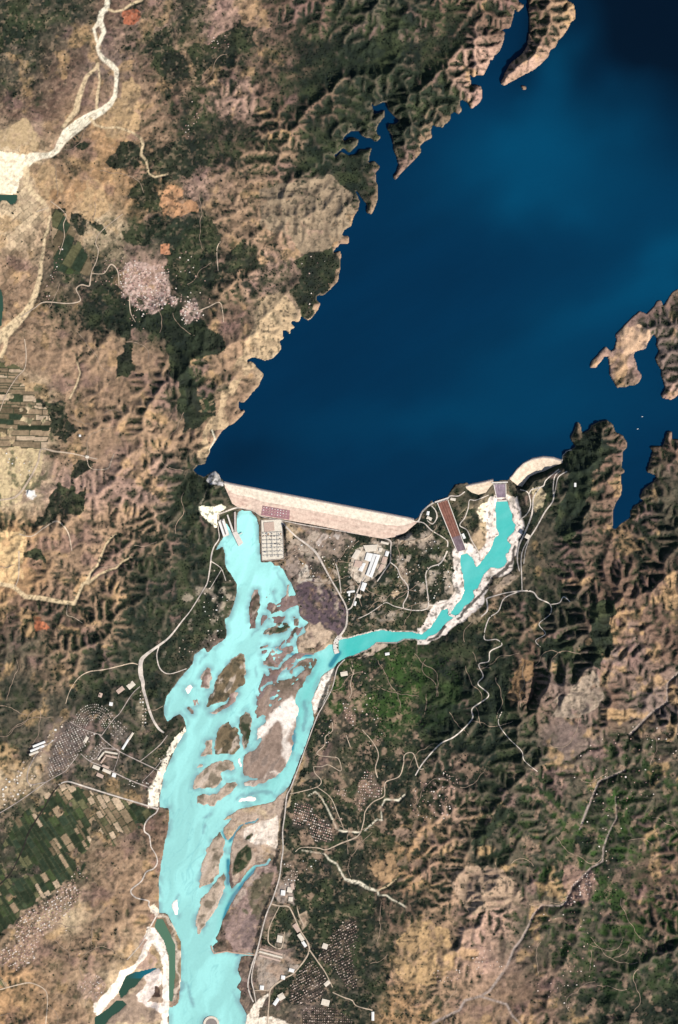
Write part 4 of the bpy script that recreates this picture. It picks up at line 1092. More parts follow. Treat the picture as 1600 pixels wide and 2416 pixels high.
T('house of the compact village above the excavated basin', "190,2312 225,2290 252,2330 218,2362 188,2335", 5.6, 9, 18, 'pk', 0.8, ang=-0.55, ground=(200, 168, 146))
T('house beside the field edge above the hillside town', "160,2060 190,2045 205,2070 190,2090 165,2085", 7, 9, 18, 'pk', 0.6)
T('house strung along the gully right of the hillside town', "150,2140 172,2150 170,2220 215,2270 200,2290 160,2210 140,2170", 9, 9, 15, 'pk', 0.4)
T('small house of the lower left estate with parallel streets', "143,1733 166,1705 225,1730 189,1773 148,1822 112,1837 117,1789", 5.0, 11, 17, 'gy', 0.95, ang=1.12, jit=0.08, ground=(112, 100, 94))
T('house of the square housing blocks beside the curved estate', "281,1700 301,1720 276,1750 255,1722", 6.5, 11, 18, 'gy', 0.95, ang=0.72, jit=0.1, ground=(120, 110, 100))
T('house of the narrow terrace blocks below the curved estate', "238,1745 255,1755 218,1796 204,1784", 5.6, 10, 16, 'gy', 0.9, ang=0.83, jit=0.1, ground=(120, 108, 98))
T('house in the upright double row beside the bank road', "328,1626 342,1626 346,1720 333,1720", 6.4, 13, 19, 'wh', 1.0, ang=0.02, jit=0.05, ground=(140, 128, 108))
T('large pale house in the scattered settlement at far left', "0,1870 20,1830 60,1790 110,1740 150,1690 158,1700 120,1760 75,1810 80,1870 40,1895 0,1915", 8.2, 13, 28, 'wh', 0.6, ground=(176, 152, 122))
T('house in the small blocks by the left bank sand strip', "305,1838 352,1848 350,1868 300,1852", 7.5, 11, 18, 'gy', 0.75, ang=0.35)
T('house in the ladder blocks next to the sand strip', "380,1790 400,1765 405,1775 388,1800", 6, 11, 16, 'gy', 0.8)
T('house of the upper riverside village among trees', "809,1658 838,1656 837,1715 812,1718", 6.2, 10, 17, 'pk', 0.78, ang=0.15, jit=0.2, ground=(150, 124, 108))
T('scattered village house on the green slope right of the river', "838,1580 880,1590 870,1650 905,1680 910,1750 880,1760 850,1700 845,1640", 9, 9, 17, 'pk', 0.42)
T('roadside house along the right bank lane', "775,1690 790,1690 785,1740 755,1790 745,1775 765,1735", 7, 9, 17, 'pk', 0.5)
T('small house of the upper right bank estate', "693,1894 736,1898 739,1921 772,1937 790,1985 744,1985 728,1962 733,1945 690,1947", 5.0, 11, 18, 'pk', 0.93, ang=0.3, jit=0.15, ground=(84, 78, 70))
T('small house of the long estate on the wooded rise', "865,1814 876,1817 879,1845 904,1863 901,1880 866,1881 853,1916 843,1916 846,1866 847,1840", 5.4, 11, 18, 'pk', 0.9, ang=0.1, jit=0.15, ground=(122, 106, 92))
T('small house of the rounded estate between the lanes', "784,1855 815,1860 823,1883 795,1873", 5.6, 9, 14, 'pk', 0.8, ang=0.4, jit=0.2)
T('house of the narrow roadside strip right of the river', "771,1886 782,1884 812,1942 804,1946", 5.6, 9, 14, 'pk', 0.8, ang=0.9, jit=0.2)
T('tiny dark roofed house of the big lower estate, upper part', "812,2172 838,2172 845,2220 831,2266 845,2328 819,2335 790,2290 748,2260 773,2221 790,2191", 4.9, 11, 17, 'dk', 0.96, ang=-0.5, jit=0.25, ground=(58, 54, 48))
T('tiny dark roofed house of the big lower estate, left part', "730,2264 757,2290 780,2326 750,2358 716,2374 684,2365 682,2326 707,2292", 4.9, 11, 17, 'dk', 0.96, ang=-0.5, jit=0.2, ground=(60, 56, 50))
T('tiny dark roofed house of the estate at the bottom edge', "716,2379 785,2379 833,2404 833,2430 711,2430", 4.9, 11, 17, 'dk', 0.96, ang=0.02, jit=0.12, ground=(66, 60, 52))
T('pink roofed house of the dense hillside village at lower right', "1385,2055 1410,2068 1386,2115 1347,2142 1335,2130 1352,2098", 5.6, 10, 18, 'pk', 0.9, ground=(196, 160, 140))
T('house of the scattered village under the tan ridge', "1140,2215 1185,2235 1180,2290 1130,2310 1040,2330 1020,2290 1100,2290", 9, 9, 17, 'pk', 0.45)
T('scattered house in the terraced valley at far right', "1380,1760 1500,1700 1600,1720 1600,1850 1480,1900 1440,2030 1330,2060 1370,1900 1340,1850", 15, 9, 18, 'pk', 0.32)
T('scattered house in the green lower right valley', "1250,2150 1330,2140 1430,2040 1480,2080 1400,2200 1420,2300 1330,2400 1230,2300", 15, 9, 18, 'pk', 0.3)
T('house of the stony hill village right of the wooded rise', "985,1840 1050,1810 1090,1850 1060,1900 1040,1950 1000,1940 960,1900", 9, 9, 18, 'pk', 0.5)
T('house of the small upper left village under the mountains', "490,70 550,90 545,120 500,110 490,85", 8, 10, 20, 'pk', 0.45)
T('house of the small villages in the dark upper left hills', "440,220 475,230 465,310 430,340 425,300 450,260", 9, 9, 16, 'pk', 0.42)
T('house on the green lakeside slope', "700,600 760,600 770,680 720,735 700,710", 16, 9, 16, 'pk', 0.3)
T('small house of the far left farming hamlet', "10,1060 80,1080 75,1120 30,1110", 10, 10, 20, 'wh', 0.45)
T('white house of the workers colony between the spillways', "1020,1355 1040,1380 1030,1415 1015,1400", 8, 11, 18, 'wh', 0.5)
T('house in the stony colony below the arc of the main dam', "938,1335 955,1330 965,1380 958,1388 940,1360", 5.4, 9, 15, 'pk', 0.75, ground=(150, 132, 116))
T('shed in the rubble yard beside the switchyard', "708,1348 728,1343 750,1362 730,1372 712,1364", 6, 9, 15, 'wh', 0.6)
T('house of the lower bank works settlement', "658,2040 690,2040 698,2080 690,2100 665,2090", 7.5, 10, 20, 'wh', 0.6, ground=(150, 130, 114))
T('scattered white shed on the flats between the dam and the spillway river', "690,1280 760,1260 860,1275 815,1400 840,1450 780,1380 700,1340", 9, 9, 18, 'wh', 0.3)
T('small works house on the spur between the two spillway arms', "930,1290 1010,1250 1070,1330 1060,1400 1000,1430 900,1420 940,1340", 10, 9, 18, 'wh', 0.28)
T('pale hut on the wooded left bank terrace', "500,1330 545,1370 550,1420 525,1460 530,1500 470,1520 430,1560 420,1540 480,1440", 10, 9, 17, 'wh', 0.3)
T('white villa in the small wood below the first bank estate', "715,2030 745,2020 750,2055 725,2065", 9, 10, 16, 'wh', 0.5)
for t in TOWNS:
    if t['ground']:
        q = window(t['poly'])
        m = box(fill(t['poly']), 4)[ri2[q], rj2[q]] * np.clip((midf[q] - 0.30) * 6, 0.15, 1)
        w = np.clip((m - 0.3) * 2.2, 0, 1) * np.clip(0.35 + 1.6 * (finef[q] - 0.25), 0.1, 0.95)
        col[q] = col[q] * (1 - w)[..., None] + alb(*t['ground'])[None, None] * ((0.75 + 0.5 * finef[q]) * w)[..., None]
        veg[q] *= 1 - np.clip((m - 0.3) * 2.2, 0, 1) * 0.75

# cleared yards and camps round the dam works, bare hillocks among the villages
for poly, th, c_, amt in ((P("672,1235 760,1255 925,1280 1000,1240 1060,1300 1080,1400 1000,1450 840,1480 700,1370"), 0.56, (206, 186, 166), 0.75), (P("700,1580 830,1560 990,1620 1000,1800 960,1980 760,2020 700,2380 600,2400 640,2100 690,1850"), 0.60, (190, 158, 134), 0.62), (P("960,1780 1120,1780 1300,1830 1600,1690 1600,2420 1200,2420 1000,2300 900,2000"), 0.60, (182, 150, 128), 0.5), (P("440,1390 540,1360 560,1420 535,1500 470,1530 380,1560"), 0.55, (190, 172, 152), 0.6), (P("-60,900 110,900 130,1060 90,1200 -60,1330"), 0.55, (92, 96, 70), 0.8)):
    q = window(poly)
    m = rag(fill(poly), 4, q) * np.clip((fbm(PX, PY, 19, 195, 4)[q] - th) * 9, 0, 1) * amt
    m = m * ~(WATERm[q] | barg[q]) * (fid[q] == 0)
    col[q] = col[q] * (1 - m)[..., None] + alb(*c_)[None, None] * (m * (0.75 + 0.5 * finef[q]))[..., None]
    veg[q] *= 1 - 0.8 * m
# lived-in ground: small paths, plots and bare spots in the settled valleys
settle = np.clip(1 - rel * 1.6, 0, 1)
sp = np.clip((fbm(PX, PY, 7, 97, 3) - 0.60) * 9, 0, 1) * settle * (fid == 0) * ~WATERm * ~barg
col = cmix(col, alb(196, 166, 138), sp * 0.45 * (PX < 1600))
sp2 = np.clip((fbm(PX, PY, 6, 98, 2) - 0.62) * 9, 0, 1) * (fid == 0) * ~WATERm * ~barg * (veg < 0.5) * np.clip(vegf * 2, 0, 1)
col = cmix(col, greens2, sp2 * 0.7)
col = np.clip(col, 0.004, 0.8).astype(np.float32)
# ---------------------------------------------------------------- ground meshes
grid_xy = np.stack([WX(PX), WY(PY), hgt], -1).reshape(-1, 3)
VI = np.arange(NX * NY).reshape(NY, NX)
quads = np.stack([VI[1:, :-1], VI[1:, 1:], VI[:-1, 1:], VI[:-1, :-1]], -1)      # faces up
fpx, fpy = PX[:-1, :-1] + 1, PY[:-1, :-1] + 1
deep = (edt(~(LKm | RVm), 6) > 4.5)
deep_f = deep[1:, :-1] & deep[1:, 1:] & deep[:-1, 1:] & deep[:-1, :-1]
region = np.zeros((NY - 1, NX - 1), np.int32)
def at_face(mask1):
    return mask1[1::G, 1::G][:NY - 1, :NX - 1]
rv_f = RVm[:-1, :-1] & RVm[1:, 1:]
region[at_face(mud1)] = 96
for n, b in enumerate(bar_masks):
    region[at_face(b)] = 1 + n
isl = at_face(fill(ISLET)); region[isl] = 90
for n, k in enumerate(sorted(smask)):
    region[at_face(smask[k]) & (region == 0)] = 200 + n
ff = fid[:-1, :-1]
region = np.where((ff > 0) & (region == 0), 1000 + ff, region)
cofm = at_face(cof); region[cofm] = 95
colf = col.reshape(-1, 3)

def piece(name, sel, mat, parent=None):
    q = quads[sel].reshape(-1, 4)
    if not len(q): return None
    u, inv = np.unique(q, return_inverse=True)
    me = mesh_np(name, grid_xy[u], inv.reshape(-1, 4), mat, colf[u])
    return link(name, me, parent)

o = piece('terrain', (region == 0) & ~deep_f, GROUND)
tag(o, 'dry brown and green hills and valley floor around the lake and river', 'terrain', kind='structure')
for n, (poly, tone, lab) in enumerate(SANDBARS):
    o = piece('sandbar', region == 1 + n, SANDY)
    if o: tag(o, lab, 'sandbar', 'gravel islands in the river', 'structure')
o = piece('mudflat', region == 96, SANDY)
if o: tag(o, 'ragged little mud flats scattered through the finest braids of the river', 'mud flats', kind='structure')
o = piece('islet', region == 90, GROUND)
if o: tag(o, 'tiny bare islet alone in the lake off the long peninsula', 'islet', kind='structure')
slabs = {'a': 'white sand beds of the dry streams at upper left and along the right bank villages', 'b': 'narrow tan sand washes in the left plains and hills', 'c': 'grey pebble stream beds winding through the lower right valley'}
for n, k in enumerate(sorted(smask)):
    o = piece('dry_riverbed', region == 200 + n, SANDY)
    if o: tag(o, slabs[k], 'riverbed', kind='structure')
farm_labels = ['green and tan field plots between the curved estate and the hillside town', 'pale cream and green plots at the far left edge', 'few field plots at the lower left edge', 'dark green plots beside the hamlet left of the hill town', 'small plots near the lake shore below the green slope', 'narrow strip plots at the far left edge below the dry river']
for n in range(len(FIELD_AREA)):
    ids = np.unique(ff[(ff > n * 65536) & (ff <= (n + 1) * 65536)])
    root = None
    for k in ids:
        sel = region == 1000 + k
        if sel.sum() < 6: region[sel] = -1; continue
        if root is None:
            i, j = np.argwhere(sel).mean(0).astype(int)
            root = tag(empty('farmland', 0, 0, 0), farm_labels[n], 'fields', kind='structure')
        piece('field', sel, GROUND, root)
o = piece('terrain', region == -1, GROUND)
if o: tag(o, 'scraps of grassy field margin at the edges of the plots', 'terrain', kind='structure')

# land beyond the mapped rectangle
ex0, ex1, ey0, ey1 = WX(-M), WX(PW + M), WY(PH + M), WY(-M)
F_ = 45000.0
ov = [(ex0, ey0, -130), (ex1, ey0, -130), (ex1, ey1, -130), (ex0, ey1, -130), (-F_, -F_, -130), (F_, -F_, -130), (F_, F_, -130), (-F_, F_, -130)]
me = mesh_np('far_plain', ov, [(4, 5, 1, 0), (5, 6, 2, 1), (6, 7, 3, 2), (7, 4, 0, 3)], mat_plain('far_soil', alb(140, 120, 90), 1.0, 0.3, 0.0006), smooth=False)
tag(link('far_plain', me), 'dry plain stretching away beyond the mapped valley', 'terrain', kind='structure')

# ---------------------------------------------------------------- water
def water_sheet(name, mask, z, colour_fn, label, cat, grow=1, coarse=True, clipm=None):
    m = mask.copy()
    for _ in range(grow):
        p = np.pad(m, 1)
        m = p[:-2, 1:-1] | p[2:, 1:-1] | p[1:-1, :-2] | p[1:-1, 2:] | m
    if clipm is not None: m &= clipm
    cells = m[:-1, :-1] & m[1:, :-1] & m[:-1, 1:] & m[1:, 1:]
    qs = []
    if coarse:
        B = 4
        h4, w4 = (NY - 1) // B, (NX - 1) // B
        blk = cells[:h4 * B, :w4 * B].reshape(h4, B, w4, B).all((1, 3))
        bi, bj = np.nonzero(blk)
        i0, j0 = bi * B, bj * B
        qs.append(np.stack([VI[i0 + B, j0], VI[i0 + B, j0 + B], VI[i0, j0 + B], VI[i0, j0]], -1))
        full = np.kron(blk, np.ones((B, B), bool))
        cells = cells.copy(); cells[:h4 * B, :w4 * B] &= ~full
    i, j = np.nonzero(cells)
    qs.append(np.stack([VI[i + 1, j], VI[i + 1, j + 1], VI[i, j + 1], VI[i, j]], -1))
    q = np.concatenate(qs)
    u, inv = np.unique(q, return_inverse=True)
    v = grid_xy[u].copy(); v[:, 2] = z
    x, y = PX.ravel()[u], PY.ravel()[u]
    me = mesh_np(name, v, inv.reshape(-1, 4), WATER, colour_fn(x, y))
    return tag(link(name, me), label, cat, kind='structure')

def blob(x, y, cx, cy, rx, ry, ang=0.0):
    ca, sa = math.cos(ang), math.sin(ang)
    u = ((x - cx) * ca + (y - cy) * sa) / rx; v = (-(x - cx) * sa + (y - cy) * ca) / ry
    return np.exp(-(u * u + v * v))
def lake_col(x, y):
    c = np.ones((len(x), 3)) * lin((0, 48, 80))
    wx = x + 120 * (_fbm(x, y, 160, 911, 3) - 0.5); wy = y + 120 * (_fbm(x, y, 160, 912, 3) - 0.5)
    t = 0.85 * blob(wx, wy, 1270, 330, 230, 110, -0.4) + 0.8 * blob(wx, wy, 1570, 620, 200, 60, -0.6) + 0.5 * blob(wx, wy, 1240, 470, 80, 70) \
        + 0.7 * blob(wx, wy, 1330, 150, 50, 110, 0.5) + 0.45 * blob(wx, wy, 1400, 760, 300, 130, -0.4) + 0.35 * blob(wx, wy, 960, 1010, 260, 60, -0.1) + 0.35 * blob(wx, wy, 1350, 950, 260, 90) + 0.5 * blob(wx, wy, 1420, 430, 260, 140)
    t = np.clip(0.8 * t * (0.75 + 0.5 * _fbm(x, y, 90, 913, 3, -0.5, 2.5)), 0, 1)[:, None]
    c = c * (0.9 + 0.2 * _fbm(x, y, 45, 914, 4, -0.5, 4.0))[:, None]
    c = c * (1 - t) + lin((0, 78, 114)) * t
    d = np.clip(blob(wx, wy, 1640, -40, 300, 260, 0.6) * 1.9 + 0.45 * blob(wx, wy, 1230, 120, 40, 120, 0.4) + 0.35 * blob(wx, wy, 560, 1090, 120, 60), 0, 0.85)[:, None]  # top right blob paints the window-edge vignette into the water colour
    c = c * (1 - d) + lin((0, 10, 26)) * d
    return np.clip(c / K_EXP * 0.95, 0, 1)
crest_line = [(533, 1141), (720, 1178), (835, 1200), (911, 1214.5), (976, 1227)]
behind = np.ones((NY, NX), bool)
for (xa, ya), (xb, yb) in zip(crest_line[:-1], crest_line[1:]):
    inx = (PX >= xa) & (PX <= xb) & (PY > 1000) & (PY < 1400)
    behind &= ~(inx & (PY > ya + (yb - ya) * (PX - xa) / (xb - xa) + 0.5))
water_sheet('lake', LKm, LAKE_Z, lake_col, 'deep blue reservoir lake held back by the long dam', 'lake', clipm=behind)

deepch = np.zeros((H1, W1), bool)
for s in ('604,2050,6 590,2066,9 572,2090,11 552,2116,11 536,2146,9 528,2170,7', '610,1932,4 590,1940,6 570,1950,8 552,1972,7 542,1985,6', '524,1962,4 533,1980,5', '538,2030,8 540,2060,9 538,2085,8', '655,1530,6 700,1548,6 735,1546,5', '690,1700,6 694,1740,7 690,1770,5', '575,2225,4 560,2252,8', '800,1540,10 780,1570,10'):
    stroke(deepch, L(s))
mud = np.zeros((H1, W1), bool)
for s in ('424,2310,9 428,2330,12 424,2345,6', '438,2318,4 446,2345,6 456,2372,5', '478,1928,5 500,1920,4', '483,1945,6 478,1965,6', '448,1890,3 452,1905,3', '406,1895,2 410,1920,2', '420,2108,5 412,2125,5', '418,2160,4 420,2170,3', '602,1570,4 604,1600,3', '488,1545,5 470,1562,4', '720,1655,8 722,1690,10 716,1720,8', '640,1390,3 650,1420,4', '655,1350,4 675,1385,4', '610,1480,4 590,1500,4', '640,1530,5 690,1525,4 700,1520,4', '640,1600,4 690,1575,4', '556,1885,6 610,1866,10 640,1868,8', '575,1830,4 574,1800,4', '470,1812,5 482,1806,4', '610,2310,4 606,2330,4', '545,2340,3 556,2360,4'):
    stroke(mud, L(s))
def samp(mask1, r, x, y):
    b = box(box(mask1, r), r)
    return b[np.clip((y + M).astype(int), 0, H1 - 1), np.clip((x + M).astype(int), 0, W1 - 1)]
shal = edt(~RVm, 12)
def river_col(x, y):
    c = np.ones((len(x), 3)) * lin((176, 244, 237)) * (1.06 + 0.10 * np.clip((1500 - y) / 300, -1, 1))[:, None]
    sw = np.clip((_fbm(x + 40 * (_fbm(x, y, 50, 923, 2) - 0.5), y, 20, 921, 4, -1.25, 5.0) - 0.35) * 3.2, 0, 1)[:, None]
    c = c * (0.90 + 0.18 * sw)
    br = np.clip((x - 750) / 70, 0, 1) * (y < 1640) * (y > 1150)
    br = br * (0.86 + 0.3 * (_fbm(x, y, 22, 928, 3, -0.6, 2.5) - 0.5))
    br = np.maximum(br, 0.50 * np.clip(1 - np.abs(x - (1330 - 0.37 * y)) / 70, 0, 1) * np.clip((y - 1520) / 40, 0, 1) * np.clip((2000 - y) / 400, 0, 1))[:, None]
    c = c * (1 - br) + lin((66, 203, 194)) * br
    ln = _fbm(x + 30 * (_fbm(x, y, 45, 925, 2) - 0.5), y, 16, 926, 3, -1.2, 4.5)
    st = (np.clip(1 - np.abs(ln - 0.5) / 0.035, 0, 1) * 0.38 * np.clip(_fbm(x, y, 70, 927, 2) * 3 - 1.0, 0, 1) * (x < 790))[:, None]
    c = c * (1 - st) + lin((120, 188, 194)) * st
    side = np.clip((x - 500 - (2240 - y) * 0.12) / 25, 0, 1) * (y > 1960) * (y < 2230) * (x < 610)
    c = c * (1 - 0.35 * side[:, None]) + lin((96, 214, 208)) * 0.35 * side[:, None]
    d = np.clip(samp(deepch, 2, x, y) * 1.3, 0, 1)[:, None] * 0.85
    c = c * (1 - d) + lin((24, 124, 150)) * d
    mx = x + 14 * (_fbm(x, y, 18, 931, 3) - 0.5); my = y + 14 * (_fbm(x, y, 18, 932, 3) - 0.5)
    m = np.clip(samp(mud, 2, mx, my) * 1.2 * (0.4 + 1.1 * _fbm(x, y, 12, 933, 3)), 0, 1)[:, None] * 0.5
    c = c * (1 - m) + lin((112, 132, 150)) * m
    ii = np.clip(((y + M) / G).astype(int), 0, NY - 1); jj = np.clip(((x + M) / G).astype(int), 0, NX - 1)
    near = np.clip(1 - shal[ii, jj] / 7, 0, 1) * np.clip((_fbm(x, y, 22, 922, 3) - 0.42) * 5, 0, 1)
    near = (near * 0.75 * (x < 760))[:, None]
    c = c * (1 - near) + lin((128, 156, 164)) * near
    return np.clip(c / K_EXP * 0.97, 0, 0.8)
water_sheet('river', RVm, RIV_Z, river_col, 'milky turquoise braided river below the dam and its spillway arm', 'river', coarse=False)
def canal_col(x, y): return np.ones((len(x), 3)) * alb(92, 128, 104)
water_sheet('canal_water', CNm, RIV_Z + 6.0, canal_col, 'grey green canal water between two pale banks at lower left', 'canal', coarse=False)
def pool_col(x, y):
    c = np.ones((len(x), 3)) * alb(56, 86, 72)
    t = np.clip((x - 300) / 40, 0, 1)[:, None] * (y < 2310)[:, None]
    return c * (1 - t) + alb(30, 108, 124) * t
water_sheet('pond', PLm & (PY > 2000), RIV_Z + 4.5, pool_col, 'dark green ponds in the white excavated basin at lower left', 'pond', coarse=False)
water_sheet('pond', PLm & (PY < 2000), LEFT_POND_Z, pool_col, 'small dark green ponds at the left edge beside the dry river', 'pond', coarse=False)

# small lanes and footpaths wander off the roads
rl = random.Random(99)
def lanes(n, x0, y0, x1, y1):
    out = []
    tries = 0
    while len(out) < n and tries < n * 12:
        tries += 1
        x, y = rl.uniform(x0, x1), rl.uniform(y0, y1); a = rl.uniform(0, 6.28); pts = []
        for k in range(rl.randint(7, 18)):
            i, j = int((y + M) / G), int((x + M) / G)
            if not (0 <= i < NY and 0 <= j < NX) or WATERm[i, j] or barg[i, j] or BUILT[i, j] or fid[i, j]: break
            pts.append('%.0f,%.0f,%.1f' % (x, y, rl.uniform(1.6, 2.6)))
            best = None
            for da in (-0.32, -0.16, 0, 0.16, 0.32):
                xx, yy = x + 8 * math.cos(a + da), y + 8 * math.sin(a + da)
                dz = abs(float(gz(xx, yy)) - float(gz(x, y))) + rl.uniform(0, 4)
                if best is None or dz < best[0]: best = (dz, a + da, xx, yy)
            _, a, x, y = best
        if len(pts) >= 5: out.append(' '.join(pts))
    return out
ROADS['thin lanes wandering through the villages and hills right of the river'] = (*lanes(46, 700, 1500, 1590, 2400), *lanes(14, 690, 1250, 1000, 1460), 'L')
ROADS['thin lanes and footpaths across the left plains and hills'] = (*lanes(22, 10, 200, 480, 1300), *lanes(8, 10, 1300, 330, 1800), *lanes(10, 20, 2100, 330, 2400), 'L')
# ---------------------------------------------------------------- roads, draped just above the ground
ROADC = {'A': alb(222, 208, 194), 'B': alb(206, 184, 160) * 1.05, 'S': alb(184, 170, 160), 'R': alb(58, 54, 50), 'L': alb(168, 146, 126)}
roadmask = np.zeros((H1, W1), bool)
def smooth_line(pts):
    p = np.array(pts); out = []
    n = len(p)
    for i in range(n - 1):
        p0, p1, p2, p3 = p[max(i - 1, 0)], p[i], p[i + 1], p[min(i + 2, n - 1)]
        k = max(2, int(np.hypot(*(p2 - p1)[:2]) / 2.0))
        for t in np.arange(k) / k:
            out.append(0.5 * ((2 * p1) + (-p0 + p2) * t + (2 * p0 - 5 * p1 + 4 * p2 - p3) * t * t + (-p0 + 3 * p1 - 3 * p2 + p3) * t ** 3))
    out.append(p[-1])
    return np.array(out)
for k, (lab, spec) in enumerate(ROADS.items()):
    style = spec[-1]
    V, Fc, Cc = [], [], []
    for s in spec[:-1]:
        stroke(roadmask, L(s), 1.2)
        c = smooth_line(L(s))
        d = np.gradient(c[:, :2], axis=0); d /= np.maximum(np.hypot(d[:, 0], d[:, 1]), 1e-6)[:, None]
        nrm = np.stack([-d[:, 1], d[:, 0]], 1)
        wob = 1 + 0.25 * (_fbm(c[:, 0], c[:, 1], 9, 940 + k, 2) - 0.5)
        hw = np.maximum(c[:, 2], 2.2)[:, None] * 0.29 * wob[:, None]
        a, b = c[:, :2] + nrm * hw, c[:, :2] - nrm * hw
        mid = c[:, :2]
        lift = 2.0 + 0.05 * k
        base = len(V)
        cc = ROADC[style][None] * (0.82 + 0.36 * _fbm(mid[:, 0], mid[:, 1], 12, 950, 3))[:, None]
        for r in range(len(c)):
            zz = [float(gz(*q)) for q in (a[r], mid[r], b[r])]
            zm = max(zz[1], (zz[0] + zz[2]) / 2)
            for q, z in zip((a[r], mid[r], b[r]), (zz[0], zm, zz[2])):
                V.append((WX(q[0]), WY(q[1]), z + lift)); Cc.append(cc[r])
            if r:
                i = base + 3 * r
                Fc += [(i - 3, i - 2, i + 1, i), (i - 2, i - 1, i + 2, i + 1)]
    nm = 'railway' if style == 'R' else 'road'
    me = mesh_np(nm, V, Fc, GROUND, np.array(Cc))
    tag(link(nm, me), lab, nm, kind='structure')
# ---------------------------------------------------------------- dams, spillways and works
class MB:
    """collects quads into one mesh"""
    def __init__(s): s.v, s.f = [], []
    def quad(s, a, b, c, d):
        n = len(s.v); s.v += [a, b, c, d]; s.f.append((n, n + 1, n + 2, n + 3))
    def box(s, x0, y0, z0, x1, y1, z1):
        s.prism([(x0, y0), (x1, y0), (x1, y1), (x0, y1)], z0, z1)
    def prism(s, poly, z0, z1):
        """upright block on a four cornered footprint"""
        p = list(poly)
        if sum(p[i][0] * p[(i + 1) % 4][1] - p[(i + 1) % 4][0] * p[i][1] for i in range(4)) < 0: p = p[::-1]
        n = len(s.v)
        z0 = z0 if hasattr(z0, '__len__') else [z0] * 4
        z1 = z1 if hasattr(z1, '__len__') else [z1] * 4
        s.v += [(p[i][0], p[i][1], z0[i]) for i in range(4)] + [(p[i][0], p[i][1], z1[i]) for i in range(4)]
        s.f += [(n + 4, n + 5, n + 6, n + 7)] + [(n + i, n + (i + 1) % 4, n + 4 + (i + 1) % 4, n + 4 + i) for i in range(4)]
    def bar(s, a, b, w, h):
        """beam from a to b (3D), w wide and h high, a and b at its top centre"""
        dx, dy = b[0] - a[0], b[1] - a[1]; l = math.hypot(dx, dy) or 1
        nx, ny = -dy / l * w / 2, dx / l * w / 2
        n = len(s.v)
        s.v += [(a[0] + nx, a[1] + ny, a[2]), (a[0] - nx, a[1] - ny, a[2]), (b[0] - nx, b[1] - ny, b[2]), (b[0] + nx, b[1] + ny, b[2])]
        s.v += [(x, y, z - h) for x, y, z in s.v[n:n + 4]]
        s.f += [(n, n + 1, n + 2, n + 3), (n + 1, n, n + 4, n + 5), (n + 2, n + 1, n + 5, n + 6), (n + 3, n + 2, n + 6, n + 7), (n, n + 3, n + 7, n + 4)]
    def build(s, name, mat, parent=None):
        return link(name, mesh_np(name, s.v, s.f, mat, smooth=False), parent)
def W(p, z=None): return (WX(p[0]), WY(p[1])) if z is None else (WX(p[0]), WY(p[1]), z)

CONC = mat_plain('pale_concrete', alb(240, 230, 218), 0.8, 0.12, 0.05)
CONC2 = mat_plain('grey_concrete', alb(206, 192, 182), 0.8, 0.15, 0.05)
WHITE = mat_plain('white_roof', alb(255, 252, 246), 0.7, 0.06, 0.05)
CREAM = mat_plain('cream_roof', alb(240, 226, 206), 0.7, 0.1, 0.05)
PINK = mat_plain('pink_roof', alb(214, 186, 168), 0.7, 0.12, 0.05)
GREY = mat_plain('grey_roof', alb(150, 140, 134), 0.7, 0.15, 0.05)
WALL = mat_plain('plaster_wall', alb(190, 172, 156), 0.9, 0.12, 0.1)
STEEL = mat_plain('galvanised_steel', alb(196, 192, 186), 0.5, 0.1, 0.2)
ASPH = mat_plain('crest_asphalt', alb(188, 174, 168), 0.9, 0.15, 0.05)
RIPRAP = mat_plain('riprap', alb(176, 160, 152), 0.95, 0.3, 0.12)
GATE = mat_plain('steel_gate', alb(96, 90, 96), 0.5, 0.1, 0.1)
CHUTE_R = mat_ground('chute_brown_concrete', 0.1)

def strip(name, st, t0, t1, rows, mat, colfn, parent, lift=0.0, sub=14, prof=None):
    """face between crest line and toe line, from share t0 to t1 of its width"""
    V, Cc = [], []
    n = 0
    for (c0, e0, z0), (c1, e1, z1) in zip(st[:-1], st[1:]):
        for k in range(sub):
            V.append((c0, e0, z0, c1, e1, z1, k / sub)); n += 1
    V.append((*st[-2], *st[-1], 1.0)); n += 1
    pts, cols = [], []
    for q in V:
        c = lerp3(q[0], q[3], q[6]); e = lerp3(q[1], q[4], q[6]); z = q[2] + (q[5] - q[2]) * q[6]
        for r in range(rows + 1):
            t = t0 + (t1 - t0) * r / rows
            x, y = c[0] + (e[0] - c[0]) * t, c[1] + (e[1] - c[1]) * t
            zz = CREST + (z - CREST) * (prof(t) if prof else t)
            pts.append((WX(x), WY(y), zz + lift)); cols.append((x, y, t))
    F = []
    m = rows + 1
    for i in range(n - 1):
        for r in range(rows):
            a = i * m + r
            F.append((a, a + 1, a + m + 1, a + m))
    cols = np.array(cols)
    me = mesh_np(name, pts, F, mat, colfn(cols[:, 0], cols[:, 1], cols[:, 2]))
    return link(name, me, parent)

def ribbon(name, pts, w, mat, parent, z=None, h=3.0):
    b = MB()
    for p, q in zip(pts[:-1], pts[1:]):
        b.bar(W(p, p[2] if z is None else z), W(q, q[2] if z is None else z), w, h)
    return b.build(name, mat, parent)

